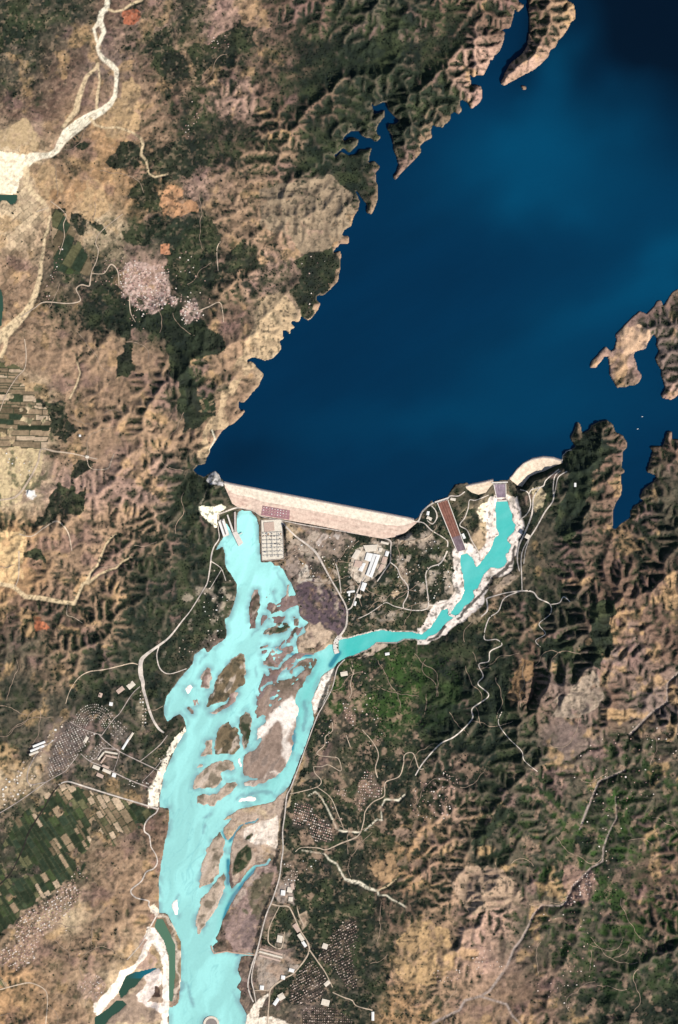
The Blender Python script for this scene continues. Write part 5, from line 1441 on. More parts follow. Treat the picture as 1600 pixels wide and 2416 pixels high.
DAMSAND = mat_ground('dam_rockfill', 0.08)
def streaky(c0, c1, ang, seed):
    def fn(x, y, t):
        n = _fbm(x, y, 5, seed, 3, ang, 9.0); n2 = _fbm(x, y, 14, seed + 5, 3)
        w = np.clip((n - 0.5) * 2.6 + 0.4 * (n2 - 0.5), 0, 1)[:, None]
        return (alb(*c0) * (1 - w) + alb(*c1) * w) * (0.86 + 0.10 * n2)[:, None]
    return fn
def make_dam(name, label, st, split, ang, cols, berm_cols=None):
    root = tag(empty(name, WX(st[len(st) // 2][0][0]), WY(st[len(st) // 2][0][1]), CREST), label, 'dam')
    org = root.location.copy()
    kids = []
    kids.append(strip('downstream_face', st, 0.0, split, 8, DAMSAND, streaky(cols[0], cols[1], ang, 31), None))
    if berm_cols:
        kids.append(strip('stabilising_berm', st, split, 1.0, 10, DAMSAND, streaky(berm_cols[0], berm_cols[1], ang, 37), None, prof=lambda t: t - 0.055 * math.sin(math.pi * (t - split) / (1 - split))))
    line = [(c[0], c[1] - 1.0) for c, e, z in st]
    kids.append(ribbon('crest_road', line, 11.0, ASPH, None, CREST + 1.0, 3.0))
    kids.append(ribbon('parapet', [(x, y - 1.1) for x, y in line], 1.4, CONC, None, CREST + 2.2, 2.5))
    up = MB()
    for p, q in zip(line[:-1], line[1:]):
        up.quad(W((p[0], p[1] - 1.0), CREST), W((q[0], q[1] - 1.0), CREST), W((q[0], q[1] - 8), -14.0), W((p[0], p[1] - 8), -14.0))
        up.f[-1] = up.f[-1][::-1]
    kids.append(up.build('upstream_face', RIPRAP, None))
    for k in kids:
        k.parent = root
        k.location = -org
    return root
make_dam('main_dam', 'long straight cream rockfill dam across the valley mouth', MAIN, 0.42, 0.2, ((255, 240, 218), (246, 226, 204)), ((240, 212, 192), (206, 170, 154)))
make_dam('arc_dam', 'curved cream auxiliary dam bulging into the lake at right', ARC, 1.0, -0.6, ((248, 226, 200), (236, 208, 182)))
make_dam('saddle_dam', 'short cream auxiliary dam between the two spillways', SADDLE, 1.0, -0.25, ((244, 222, 194), (226, 194, 168)))

# office yard on the lower dam face
yard = tag(empty('dam_service_yard', WX(648), WY(1206), -96), 'mauve service platform with rows of pale sheds on the lower dam face', 'yard')
def toe_z(x, y, lift):
    t = (y - (1140 + (x - 529) * 0.1955)) / 56.0
    return CREST + (-112 - CREST) * min(max(t, 0), 1) + lift
split = 0.42
berm_prof = lambda t: t - 0.055 * math.sin(math.pi * (t - split) / (1 - split))
def on_berm(s_, t, lift):
    (c0, e0, z0), (c1, e1, z1) = MAIN[4], MAIN[5]
    c, e, z = lerp3(c0, c1, s_), lerp3(e0, e1, s_), z0 + (z1 - z0) * s_
    return (c[0] + (e[0] - c[0]) * t, c[1] + (e[1] - c[1]) * t, CREST + (z - CREST) * berm_prof(t) + lift)
ob = strip('yard_slab', [MAIN[4], (lerp3(MAIN[4][0], MAIN[5][0], 0.93), lerp3(MAIN[4][1], MAIN[5][1], 0.93), -112)], 0.58, 0.97, 8, mat_ground('mauve_gravel', 0.05), lambda x, y, t: alb(172, 130, 134) * (0.8 + 0.3 * _fbm(x, y, 6, 71, 3))[:, None], None, lift=2.5, prof=berm_prof)
ob.parent = yard; ob.location = -yard.location
rr = random.Random(3)
for r in range(3):
    for k in range(9):
        if rr.random() < 0.15: continue
        x, y, zz = on_berm(0.05 + k * 0.095, 0.64 + r * 0.11, 1.5)
        b = MB(); b.box(-8, -5, 0, 8, 5, 6.5)
        ob = b.build('shed', rr.choice([PINK, CREAM, PINK, WHITE]), yard)
        ob.location = Vector((WX(x), WY(y), zz)) - yard.location; ob.rotation_euler.z = -0.2

def make_spillway(name, label, d, lanes, cols, low_cols, piers):
    (a, bq), (c, e) = d['top'], d['bot']
    root = tag(empty(name, *W(a), d['z0']), label, 'spillway'); org = root.location.copy()
    kids = []
    rows = 40; cl = lanes * 2
    V, F, CC = [], [], []
    for r in range(rows + 1):
        t = r / rows
        l, rg = lerp3(a, c, t), lerp3(bq, e, t); z = d['z0'] - 4 + (d['z1'] - d['z0'] + 4) * t
        for k in range(cl + 1):
            s = k / cl
            x, y = l[0] + (rg[0] - l[0]) * s, l[1] + (rg[1] - l[1]) * s
            V.append((WX(x), WY(y), z + (0.0 if k % 2 == 0 else -0.8)))
            n = _fbm(np.array([s * 40.0]), np.array([t * 4.0]), 3.0, 61, 3)[0]; n2 = _fbm(np.array([x]), np.array([y]), 5.0, 62, 3)[0]
            cc = alb(*cols[k % len(cols)]) if t < 0.72 else alb(*low_cols[k % len(low_cols)])
            CC.append(cc * (0.7 + 0.45 * n + 0.15 * n2))
    m = cl + 1
    for r in range(rows):
        for k in range(cl):
            i = r * m + k
            F.append((i, i + m, i + m + 1, i + 1))
    kids.append(link('chute_floor', mesh_np('chute_floor', V, F, CHUTE_R, np.array(CC), smooth=False)))
    for s in (0, 1):
        bb = MB()
        p0, p1 = (a, c) if s == 0 else (bq, e)
        prev = None
        for k in range(9):
            t = k / 8; p = lerp3(p0, p1, t); z = d['z0'] + (d['z1'] - d['z0']) * t + 5
            if prev: bb.bar(W(prev[:2], prev[2]), W(p, z), 9.0, 14.0)
            prev = (*p, z)
        kids.append(bb.build('side_wall', CONC, None))
    # headworks: bridge deck over piers and gates
    ux, uy = bq[0] - a[0], bq[1] - a[1]
    L_ = math.hypot(ux, uy); ux, uy = ux / L_, uy / L_
    nx, ny = uy, -ux                        # towards the lake
    top = lambda s, o: (a[0] + ux * s + nx * o, a[1] + uy * s + ny * o)
    bb = MB(); bb.bar(W(top(-5, 3.2), CREST + 4), W(top(L_ + 5, 3.2), CREST + 4), 17, 3.0); kids.append(bb.build('bridge_deck', CONC, None))
    for k in range(piers + 1):
        bb = MB(); s = L_ * k / piers
        bb.bar(W(top(s, 5.5), CREST + 1), W(top(s, -1.5), CREST + 1), 4.5, 30); kids.append(bb.build('gate_pier', CONC, None))
    for k in range(piers):
        bb = MB(); s0, s1 = L_ * (k + 0.12) / piers, L_ * (k + 0.88) / piers
        bb.bar(W(top(s0, 0.5), CREST - 2), W(top(s1, 0.5), CREST - 2), 4, 18); kids.append(bb.build('gate', GATE, None))
    # flip bucket at the foot
    vx, vy = c[0] - a[0], c[1] - a[1]; Lv = math.hypot(vx, vy); vx, vy = vx / Lv, vy / Lv
    bb = MB()
    c2, e2 = (c[0] + vx * 3, c[1] + vy * 3), (e[0] + vx * 3, e[1] + vy * 3)
    bb.quad(W(c, d['z1'] - 4), W(c2, d['z1'] - 12), W(e2, d['z1'] - 12), W(e, d['z1'] - 4))
    c3, e3 = (c[0] + vx * 6.5, c[1] + vy * 6.5), (e[0] + vx * 6.5, e[1] + vy * 6.5)
    bb.prism([W(c2), W(c3), W(e3), W(e2)], RIV_Z - 4, [d['z1'] - 9] * 4)
    kids.append(bb.build('flip_bucket', mat_plain(name + '_bucket', alb(120, 92, 90), 0.8, 0.2, 0.08), None))
    bb = MB(); bb.prism([W(c3), W((c3[0] + vx * 3.5, c3[1] + vy * 3.5)), W((e3[0] + vx * 3.5, e3[1] + vy * 3.5)), W(e3)], RIV_Z - 4, [RIV_Z + 6] * 4)
    kids.append(bb.build('splash_apron', CONC, None))
    for k in kids:
        k.parent = root; k.location = -org
    return root
make_spillway('spillway', 'long reddish brown spillway chute running down to the turquoise pool', SPILL_A, 7, ((132, 92, 80), (150, 108, 92), (124, 84, 76)), ((120, 104, 112), (134, 116, 120)), 7)
make_spillway('spillway', 'short mauve and white striped spillway chute below the saddle dam', SPILL_B, 9, ((176, 160, 168), (92, 72, 90)), ((166, 150, 160), (88, 68, 86)), 9)

# ---------------------------------------------------------------- buildings
def gabled(quad, z0, h, rise):
    """walls box and ridged roof on a four cornered plan (photo px corners), long axis along the first side"""
    p = [Vector(W(q)) for q in quad]
    if (p[1] - p[0]).length < (p[2] - p[1]).length: p = p[1:] + p[:1]
    c = sum(p, Vector((0, 0))) / 4
    w = MB(); w.prism([tuple(q) for q in p], z0 - 12, z0 + h)
    r = MB()
    o = [c + (q - c) * 1.05 for q in p]
    m0, m1 = (o[0] + o[3]) / 2, (o[1] + o[2]) / 2
    z = z0 + h + 0.05
    a, b, cc, d = [(q.x, q.y, z) for q in o]
    e, f = (m0.x, m0.y, z + rise), (m1.x, m1.y, z + rise)
    def up(*q):
        n = (Vector(q[1]) - Vector(q[0])).cross(Vector(q[2]) - Vector(q[0]))
        return q if n.z >= 0 else q[::-1]
    r.quad(*up(a, b, f, e)); r.quad(*up(e, f, cc, d))
    n = len(r.v); r.v += [a, e, d, b, cc, f]
    r.f += [(n, n + 2, n + 1, n + 1), (n + 3, n + 5, n + 4, n + 4)]
    return w, r, c
def fixdeg(me): return me
def building(name, label, quad, h, roof, cat='building', group=None, rise=2.0, vents=0):
    cx = sum(q[0] for q in quad) / 4; cy = sum(q[1] for q in quad) / 4
    z0 = float(max(gz(q[0], q[1]) for q in quad))
    w, r, c = gabled(quad, z0, h, rise)
    root = tag(empty(name, c.x, c.y, z0), label, cat, group)
    r.f = [f for f in r.f if len(set(f)) == 4]
    ob = w.build('walls', WALL, root); ob.location = -root.location
    ob = r.build('roof', roof, root); ob.location = -root.location
    if vents:
        p = [Vector(W(q)) for q in quad]
        if (p[1] - p[0]).length < (p[2] - p[1]).length: p = p[1:] + p[:1]
        m0, m1 = (p[0] + p[3]) / 2, (p[1] + p[2]) / 2
        b = MB(); b.bar((*(m0.lerp(m1, 0.06)), z0 + h + rise + 2.2), (*(m0.lerp(m1, 0.94)), z0 + h + rise + 2.2), 7, 3.5)
        ob = b.build('ridge_vent', GREY, root); ob.location = -root.location
    return root
def rect(cx, cy, l, w, deg):
    a = math.radians(deg); ux, uy = math.cos(a) * l / 2, math.sin(a) * l / 2; vx, vy = -math.sin(a) * w / 2, math.cos(a) * w / 2
    return [(cx - ux - vx, cy - uy - vy), (cx + ux - vx, cy + uy - vy), (cx + ux + vx, cy + uy + vy), (cx - ux + vx, cy - uy + vy)]
G1 = 'large sheds of the works compound'
building('workshop_hall', 'longest bright white hall of the works compound', [(881.5, 1307.6), (897, 1311), (878, 1362), (864, 1356)], 14, WHITE, 'hall', G1, 3, 1)
building('workshop_hall', 'wide cream hall at the top of the works compound', [(858, 1287), (891, 1285), (887, 1300), (864, 1302)], 10, CREAM, 'hall', G1)
building('workshop_hall', 'stepped white hall left of the longest white hall', [(866, 1304), (880, 1307), (874, 1325), (861, 1321)], 11, WHITE, 'hall', G1, 2)
building('workshop_hall', 'cream shed at the upper left corner of the works compound', [(841, 1297), (852, 1300), (841, 1320), (830, 1315)], 8, CREAM, 'hall', G1)
building('workshop_hall', 'low pinkish shed in the middle of the works compound', [(839, 1322), (856, 1325), (852, 1340), (835, 1336)], 7, PINK, 'hall', G1)
building('workshop_hall', 'small white block below the stepped hall', [(857, 1328), (863, 1330), (855, 1349), (846, 1345)], 8, WHITE, 'hall', G1)
building('workshop_hall', 'pink roofed shed along the right edge of the works compound', [(904, 1313), (915, 1316), (909, 1330), (900, 1327)], 7, PINK, 'hall', G1)
building('workshop_hall', 'second pink roofed shed below the one at the right edge', [(899, 1331), (907, 1333), (900, 1349), (892, 1345)], 7, PINK, 'hall', G1)
building('workshop_hall', 'white shed at the upper right of the works compound', [(911, 1300), (919, 1302), (915, 1313), (908, 1311)], 7, WHITE, 'hall', G1)
building('workshop_hall', 'cream roofed shed beside the compound gate', [(895, 1292), (903, 1294), (900, 1303), (893, 1301)], 7, CREAM, 'hall', G1)
building('warehouse', 'white warehouse just below the works compound', [(856, 1374), (866, 1377), (859, 1395), (850, 1391)], 9, WHITE, 'warehouse')
building('warehouse', 'cream warehouse lower down the compound avenue', [(843, 1401), (854, 1404), (850, 1412), (841, 1409)], 8, CREAM, 'warehouse')
building('warehouse', 'thin white warehouse left of the compound avenue', rect(828, 1396, 18, 4.5, -8), 6, WHITE, 'warehouse')
building('warehouse', 'pale hut at the foot of the compound avenue', rect(838, 1424, 5, 10, 15), 6, WHITE, 'warehouse')
building('warehouse', 'small white store right of the dark tree belt gate', rect(824, 1403, 4, 7, 10), 6, WHITE, 'warehouse')
building('warehouse', 'pale depot beside the toe road junction', rect(908, 1281, 18, 5, 14), 6, CREAM, 'warehouse')
G2 = 'long buildings near the curved estate'
for lab, q, m in (('topmost of the three parallel white barracks left of the estate', rect(92, 1756, 30, 5, -22), WHITE), ('middle of the three parallel white barracks left of the estate', rect(88, 1766, 34, 5, -22), WHITE), ('lowest of the three parallel white barracks left of the estate', rect(80, 1777, 22, 5, -22), CREAM),
                  ('long white hall at the right end of the square blocks', rect(298, 1753, 34, 5, -58), WHITE), ('second long white hall beside the square blocks', rect(309, 1737, 18, 5, -58), CREAM),
                  ('pale block at the left of the school grounds', rect(227, 1811, 16, 8, 22), CREAM), ('pale block in the middle of the school grounds', rect(252, 1820, 20, 7, 24), CREAM), ('bright white cube at the right end of the school grounds', rect(269, 1829, 9, 9, 15), WHITE),
                  ('pinkish block below the school grounds', rect(236, 1830, 16, 8, 24), PINK), ('pale wing across the school grounds', rect(249, 1809, 16, 5, 22), PINK),
                  ('outer arm of the curved row of flats, upper', rect(262, 1776, 30, 4, 10), CREAM), ('outer arm of the curved row of flats, left', rect(238, 1784, 22, 4, -52), CREAM), ('inner arm of the curved row of flats, upper', rect(262, 1785, 26, 4, 12), PINK), ('inner arm of the curved row of flats, left', rect(243, 1793, 18, 4, -55), PINK),
                  ('pale school above the curved estate beside the road', rect(309, 1617, 18, 12, -40), CREAM), ('pinkish compound left of the pale school', rect(284, 1628, 18, 10, -38), PINK), ('white water tank block beside the estate approach', rect(262, 1661, 8, 8, 10), WHITE), ('white villa on the bare patch above the estate', rect(237, 1640, 8, 10, 20), PINK),
                  ('pale hall in the gap of the parallel streets', rect(203, 1745, 7, 14, 30), CREAM)):
    building('long_building', lab, q, 7, m, 'building', G2)
G3 = 'works sheds on the lower right bank'
for lab, q, m in (('bright white shed at the top of the lower bank works', rect(668, 2107, 10, 12, 5), WHITE), ('pale shed right of the bright white works shed', rect(684, 2100, 12, 12, 10), CREAM), ('pinkish shed at the foot of the lower bank works', rect(686, 2122, 10, 10, 5), CREAM), ('grey shed above the lower bank works', rect(690, 2092, 14, 8, 80), PINK),
                  ('cream depot in the upper lower-bank compound', rect(660, 2216, 12, 16, 10), CREAM), ('white depot at the bottom corner of the lower-bank compound', rect(618, 2331, 9, 10, 5), WHITE), ('uppermost long pink roof row of the lower-bank compound', rect(640, 2246, 52, 4, 15), PINK), ('second long pink roof row of the lower-bank compound', rect(639, 2253, 54, 4, 15), CREAM), ('lowest long pink roof row of the lower-bank compound', rect(637, 2261, 50, 4, 15), PINK), ('white block beside the highway bend', rect(688, 2290, 12, 8, 15), WHITE), ('pale block left of the white block by the bend', rect(668, 2307, 9, 9, 10), WHITE),
                  ('pale depot below the junction', rect(664, 2352, 14, 14, -30), CREAM), ('narrow white depot below the junction', rect(652, 2364, 8, 18, 35), WHITE), ('pale roof strip beside the straight road', rect(700, 2190, 10, 20, -35), PINK), ('cream roof strip lower beside the straight road', rect(710, 2212, 9, 18, -35), CREAM), ('white roof strip next to the road crossing', rect(718, 2228, 7, 14, -35), WHITE),
                  ('pale hall inside the big lower estate', rect(772, 2321, 14, 9, -40), CREAM), ('long cream hall at the foot of the big lower estate', rect(768, 2366, 18, 14, 15), CREAM), ('white tower block alone at the bottom edge', rect(880, 2398, 6, 20, 0), WHITE), ('pale club house left of the big estate', rect(767, 2233, 12, 12, 20), CREAM), ('pale temple on the rise by the village track', rect(812, 1590, 16, 10, -10), CREAM), ('white farmstead beside the spillway river', rect(914, 1543, 10, 6, -10), WHITE)):
    building('works_shed', lab, q, 7, m, 'shed', G3)
for lab, q, m in (('white quarry plant in the far left tracks', rect(72, 1164, 12, 12, 20), WHITE), ('small bright shed at the hill foot at left', rect(189, 1028, 5, 5, 0), WHITE), ('pale shed at the end of the left tracks', rect(206, 1078, 8, 6, 10), CREAM), ('red roofed shed in the lower left basin edge', rect(352, 2195, 8, 8, 30), CREAM)):
    building('farm_shed', lab, q, 6, m, 'shed', 'lone sheds in the left plains')
for lab, q, m in (('chimneyed white house on the spillway spur', rect(1094, 1265, 6, 12, -25), WHITE), ('white lookout house in the loop road', rect(1013, 1223, 12, 7, 25), CREAM), ('small white post above the loop road', rect(1010, 1211, 6, 9, 10), WHITE), ('white house high on the wooded ridge at right', rect(1357, 1144, 5, 9, 0), WHITE), ('pale lodge beside the upper spillway bank', rect(1069, 1178, 12, 6, 10), CREAM), ('pale camp by the road above the gravel bank', rect(1245, 1266, 10, 10, 30), CREAM)):
    building('lodge', lab, q, 6, m, 'house', 'lone houses near the spillways')

# powerhouse with two halls, deck and tailrace pier
root = tag(empty('powerhouse', *W((524, 1248)), -112), 'white powerhouse on the left bank at the head of the turquoise river', 'power station')
def put(b, name, mat):
    ob = b.build(name, mat, root); ob.location = -root.location; return ob
b = MB(); b.prism([W(q) for q in ((514, 1228), (529, 1224), (541, 1262), (527, 1268))], RIV_Z - 6, -110); put(b, 'foundation_deck', CONC)
b = MB(); b.prism([W(q) for q in ((515, 1231), (520, 1229.5), (531, 1262), (526, 1264))], -109.9, -90); put(b, 'turbine_hall', WHITE)
b = MB(); b.prism([W(q) for q in ((523.5, 1229), (528, 1227.5), (538, 1259), (534, 1261))], -109.9, -93); put(b, 'turbine_hall', WHITE)
b = MB(); b.prism([W(q) for q in ((520.6, 1232), (522.6, 1231.5), (533, 1261), (531.4, 1262))], -109.9, -100); put(b, 'service_bay', GREY)
root = tag(empty('tailrace_pier', *W((560, 1265)), -112), 'white concrete pier pointing down the river head basin', 'pier')
b = MB(); b.prism([W(q) for q in ((548, 1257), (559, 1253), (574, 1281), (563, 1289))], RIV_Z - 6, -108); put(b, 'pier_deck', CONC)
b = MB(); b.prism([W(q) for q in ((552, 1208), (556.5, 1207), (558.8, 1255), (553, 1256))], -118, -104); put(b, 'dividing_wall', CONC2)
b = MB(); b.prism([W(q) for q in ((535, 1215), (538, 1214), (552, 1254), (548, 1256))], -118, -106); put(b, 'approach_wall', CONC)
b = MB(); b.bar(W((564, 1262), -105), W((572, 1257), -105), 10, 3); put(b, 'jetty', CONC)

# switchyard
root = tag(empty('switchyard', *W((642, 1278)), -112), 'large cream switchyard full of steel gantries beside the river head', 'switchyard')
b = MB(); b.prism([W(q) for q in ((617, 1228), (666, 1226), (669, 1318), (619, 1322))], -125, -109.5); put(b, 'yard_slab', mat_plain('yard_gravel', alb(246, 234, 214), 0.95, 0.14, 0.05))
for p, q in (((616, 1227), (666, 1225)), ((666, 1225), (670, 1319)), ((670, 1319), (618, 1323)), ((618, 1323), (616, 1227))):
    b = MB(); b.bar(W(p, -104), W(q, -104), 5, 20); put(b, 'perimeter_wall', CONC2)
b = MB(); b.prism([W(q) for q in ((622, 1233), (646, 1231), (648, 1252), (624, 1255))], -109.4, -105); put(b, 'transformer_deck', PINK)
BLUE = mat_plain('blue_steel', alb(70, 110, 150), 0.5, 0.1, 0.1); ORNG = mat_plain('orange_steel', alb(210, 140, 80), 0.5, 0.1, 0.1)
for k in range(7):
    y = 1258 + k * 9.0
    b = MB()
    x0, x1 = 620 + (y - 1228) * 0.03, 665 + (y - 1226) * 0.03
    b.bar(W((x0, y), -91), W((x1, y - 1.6), -91), 3.6, 4)
    for s in range(6):
        x = x0 + (x1 - x0) * s / 5
        b.box(WX(x) - 2, WY(y - 1.6 * s / 5) - 2, -109.4, WX(x) + 2, WY(y - 1.6 * s / 5) + 2, -95)
    put(b, 'gantry', STEEL)
for k in range(3):
    b = MB(); x = 630 + k * 12
    b.bar(W((x, 1256), -96), W((x + 2.6, 1316), -96), 3.4, 3); put(b, 'busbar', STEEL)
rr = random.Random(5)
for k in range(26):
    x, y = rr.uniform(621, 664), rr.choice([1260, 1263, 1266]) + rr.uniform(-1.5, 1.5) if k < 14 else rr.uniform(1270, 1314)
    b = MB(); s = rr.uniform(5, 9)
    b.box(WX(x) - s, WY(y) - s * 0.7, -109.4, WX(x) + s, WY(y) + s * 0.7, -104 + rr.uniform(0, 3)); put(b, 'transformer', rr.choice([BLUE, ORNG, GREY, WHITE, GREY]))

# round cofferdam, bank groyne, fence of canal banks
root = tag(empty('cofferdam', *W((498.5, 2417)), -116), 'round white ringed platform in the river at the bottom edge', 'cofferdam')
b = MB(); b2 = MB()
for k in range(28):
    a0, a1 = 2 * math.pi * k / 28, 2 * math.pi * (k + 1) / 28
    pt = lambda a, r: (WX(498.5) + math.cos(a) * r * S, WY(2417) + math.sin(a) * r * S)
    b.prism([pt(a0, 13.5), pt(a0, 19), pt(a1, 19), pt(a1, 13.5)], -126, -112)
    b2.quad((*pt(a0, 13.4), -114.5), (*pt(a1, 13.4), -114.5), (*pt(a1, 0.4), -114.5), (*pt(a0, 0.4), -114.5)); b2.f[-1] = b2.f[-1][::-1] if False else b2.f[-1]
put(b, 'ring_bank', CREAM); ob = put(b2, 'inner_fill', GREY)
root = tag(empty('groyne', *W((540, 2250)), -118), 'thin pinkish stone groyne reaching into the river from the right bank', 'groyne')
b = MB()
gp = [(602, 2254), (575, 2251), (548, 2248), (535, 2245), (520, 2248), (505, 2250), (500, 2240), (498, 2232)]
for p, q in zip(gp[:-1], gp[1:]): b.bar(W(p, -115), W(q, -115), 17, 10)
put(b, 'stone_bank', mat_plain('groyne_stone', alb(206, 172, 150), 0.95, 0.2, 0.08))
root = tag(empty('causeway', *W((795, 1515)), -118), 'white causeway block across the mouth of the spillway river', 'causeway')
b = MB()
gp = [(805, 1500), (796, 1508), (791, 1520), (792, 1532), (795, 1542)]
for p, q in zip(gp[:-1], gp[1:]): b.bar(W(p, -112), W(q, -112), 62, 14)
put(b, 'rock_bank', CONC)
root = tag(empty('causeway', *W((1064, 1447)), -118), 'pale causeway crossing the spillway river above its narrow bend', 'causeway')
b = MB()
gp = [(1072, 1428), (1064, 1438), (1060, 1450), (1075, 1456), (1086, 1452)]
for p, q in zip(gp[:-1], gp[1:]): b.bar(W(p, -113), W(q, -113), 34, 12)
put(b, 'rock_bank', CONC)
# highway bridge over the wash mouth near the causeway
# boats on the lake
def boat(name, label, x, y, l, rz, hull, cab):
    global root
    root = tag(empty(name, *W((x, y)), 0.0, rz), label, 'boat', 'boats on the lake')
    w = l * 0.3
    V = [(-l / 2, -w / 2, 2.2), (l * 0.2, -w / 2, 2.2), (l / 2, 0, 2.8), (l * 0.2, w / 2, 2.2), (-l / 2, w / 2, 2.2), (-l * 0.45, -w * 0.3, -0.8), (l * 0.15, -w * 0.3, -0.8), (l * 0.38, 0, -0.6), (l * 0.15, w * 0.3, -0.8), (-l * 0.45, w * 0.3, -0.8)]
    me = bpy.data.meshes.new('hull'); me.from_pydata(V, [], [(0, 1, 2, 3, 4)] + [(i, i + 5, (i + 1) % 5 + 5, (i + 1) % 5) for i in range(5)]); me.materials.append(hull); me.update()
    link('hull', me, root)
    b = MB(); b.box(-l * 0.3, -w * 0.32, 2.21, l * 0.08, w * 0.32, 5.5); b.build('cabin', cab, root)
    b = MB(); b.box(-l * 0.33, -w * 0.36, 5.52, l * 0.1, w * 0.36, 6.0); b.build('cabin_roof', WHITE, root)
boat('boat', 'bright white boat on the dark inlet between the wooded headlands', 1505, 1012, 26, 0.2, WHITE, WHITE)
boat('boat', 'dim grey boat just above the bright white one', 1516, 983, 32, 0.05, mat_plain('weathered_hull', alb(110, 130, 145), 0.6, 0.1, 0.2), GREY)
# ---------------------------------------------------------------- houses
def house_arrays(cx, cy, z, lx, ly, h, ang, rgb, wallrgb):
    ca, sa = math.cos(ang), math.sin(ang)
    def pt(u, v, w): return (cx + u * ca - v * sa, cy + u * sa + v * ca, z + w)
    a, b = lx / 2, ly / 2; i, j = a - 0.5, b - 0.5
    V = [pt(*q) for q in ((-a, -b, -8), (a, -b, -8), (a, b, -8), (-a, b, -8), (-a, -b, h), (a, -b, h), (a, b, h), (-a, b, h), (-i, -j, h), (i, -j, h), (i, j, h), (-i, j, h), (-i, -j, h - .6), (i, -j, h - .6), (i, j, h - .6), (-i, j, h - .6))]
    C = [wallrgb] * 8 + [rgb] * 8
    F = []
    for k in range(4):
        n = (k + 1) % 4
        F += [(k, n, 4 + n, 4 + k), (4 + k, 4 + n, 8 + n, 8 + k), (8 + k, 8 + n, 12 + n, 12 + k)]
    F.append((12, 13, 14, 15))
    return V, F, C
HOUSEM, nt_, bs_ = new_mat('house_paint')
at_ = nt_.nodes.new('ShaderNodeAttribute'); at_.attribute_name = 'Col'
nt_.links.new(at_.outputs['Color'], bs_.inputs['Base Color'])
bs_.inputs['Roughness'].default_value = 0.9; bs_.inputs['Specular IOR Level'].default_value = 0.1
TONES = {'pk': [(252, 236, 222), (232, 200, 184), (214, 176, 160), (190, 150, 138), (150, 120, 112), (245, 222, 204)], 'gy': [(226, 214, 200), (206, 192, 180), (186, 172, 162), (246, 236, 222), (150, 138, 132)],
         'wh': [(255, 250, 240), (244, 228, 206), (228, 208, 186), (208, 186, 166)], 'dk': [(190, 166, 150), (150, 130, 118), (126, 106, 98), (222, 200, 184), (100, 88, 82)]}
rh = random.Random(21)
allh = []
rm = roadmask
for ti, t in enumerate(TOWNS):
    poly = t['poly']
    msk = fill(poly) if t['ang'] is not None else fill([(px_ + rh.uniform(-9, 9), py_ + rh.uniform(-9, 9)) for px_, py_ in poly])
    xs = [p[0] for p in poly]; ys = [p[1] for p in poly]
    cx, cy = sum(xs) / len(xs), sum(ys) / len(ys)
    R = max(max(xs) - min(xs), max(ys) - min(ys)) * 0.75
    sp = t['sp']; n = int(R / sp) + 1
    ang = t['ang'] if t['ang'] is not None else 0.0
    ca, sa = math.cos(ang), math.sin(ang)
    for i in range(-n, n + 1):
        for j in range(-n, n + 1):
            u, v = i * sp, j * sp * (1.25 if t['ang'] is not None else 1.0)
            u += rh.uniform(-1, 1) * t['jit'] * sp; v += rh.uniform(-1, 1) * t['jit'] * sp
            x, y = cx + u * ca - v * sa, cy + u * sa + v * ca
            xi, yi = int(x + M), int(y + M)
            if not (0 <= xi < W1 and 0 <= yi < H1) or not msk[yi, xi] or rm[yi, xi]: continue
            if rh.random() > t['keep'] * (1.0 if t['ang'] is not None or not t['ground'] else np.clip((midf[int((y + M) / G), int((x + M) / G)] - 0.34) * 7, 0.2, 1)): continue
            gi, gj = int((y + M) / G), int((x + M) / G)
            if WATERm[gi, gj]: continue
            s = 1.12 * rh.uniform(t['smin'], t['smax']) * (1.25 if rh.random() < 0.06 else 1.0)
            allh.append(dict(t=ti, x=x, y=y, lx=s, ly=s * rh.uniform(0.6, 0.95), h=rh.uniform(4, 7.5), a=-ang + (rh.uniform(-0.1, 0.1) if t['ang'] is not None else rh.choice([-0.5, 0.2, 0.8]) + rh.uniform(-.3, .3)), c=rh.choice(TONES[t['tone']])))
# the curved estate: terraces on arcs
t_arc = len(TOWNS)
TOWNS.append(dict(label='house on the curved terraces at the top of the estate'))
for r in range(24, 64, 6):
    n = int(math.pi * 1.05 * r / 5.4)
    for k in range(n):
        a = math.pi * (1.02 + 0.98 * k / n)
        x, y = 222 + math.cos(a) * r * 0.86, 1722 + math.sin(a) * r + 0.0
        if rm[int(y + M), int(x + M)] or rh.random() < 0.1: continue
        s = rh.uniform(10, 16)
        allh.append(dict(t=t_arc, x=x, y=y, lx=s * 0.8, ly=s, h=5, a=-a, c=rh.choice(TONES['gy'])))
for h in allh:
    h['z'] = float(gz(h['x'], h['y']))
def short(l):
    for w_ in ('large ', 'small ', 'tiny dark roofed ', 'pale ', 'flat roofed ', 'white ', 'pink roofed '):
        if l.startswith(w_): l = l[len(w_):]
    return l
order = sorted(range(len(allh)), key=lambda k: -allh[k]['lx'] * allh[k]['ly'])
single = set(order[:295])
def where(h):
    t = TOWNS[h['t']]
    if 'poly' not in t: return ''
    xs = [p[0] for p in t['poly']]; ys = [p[1] for p in t['poly']]
    u = (h['x'] - min(xs)) / (max(xs) - min(xs)); v = (h['y'] - min(ys)) / (max(ys) - min(ys))
    a = 'upper' if v < 0.36 else 'lower' if v > 0.64 else ''
    b = 'left' if u < 0.36 else 'right' if u > 0.64 else ''
    return (a + ' ' + b).strip() or 'central'
def hue(c):
    m = max(c)
    return 'white' if m > 250 else 'cream' if m > 235 else 'pinkish' if m > 205 else 'dull brown' if m > 165 else 'dark roofed'
protos = {}
rest = {}
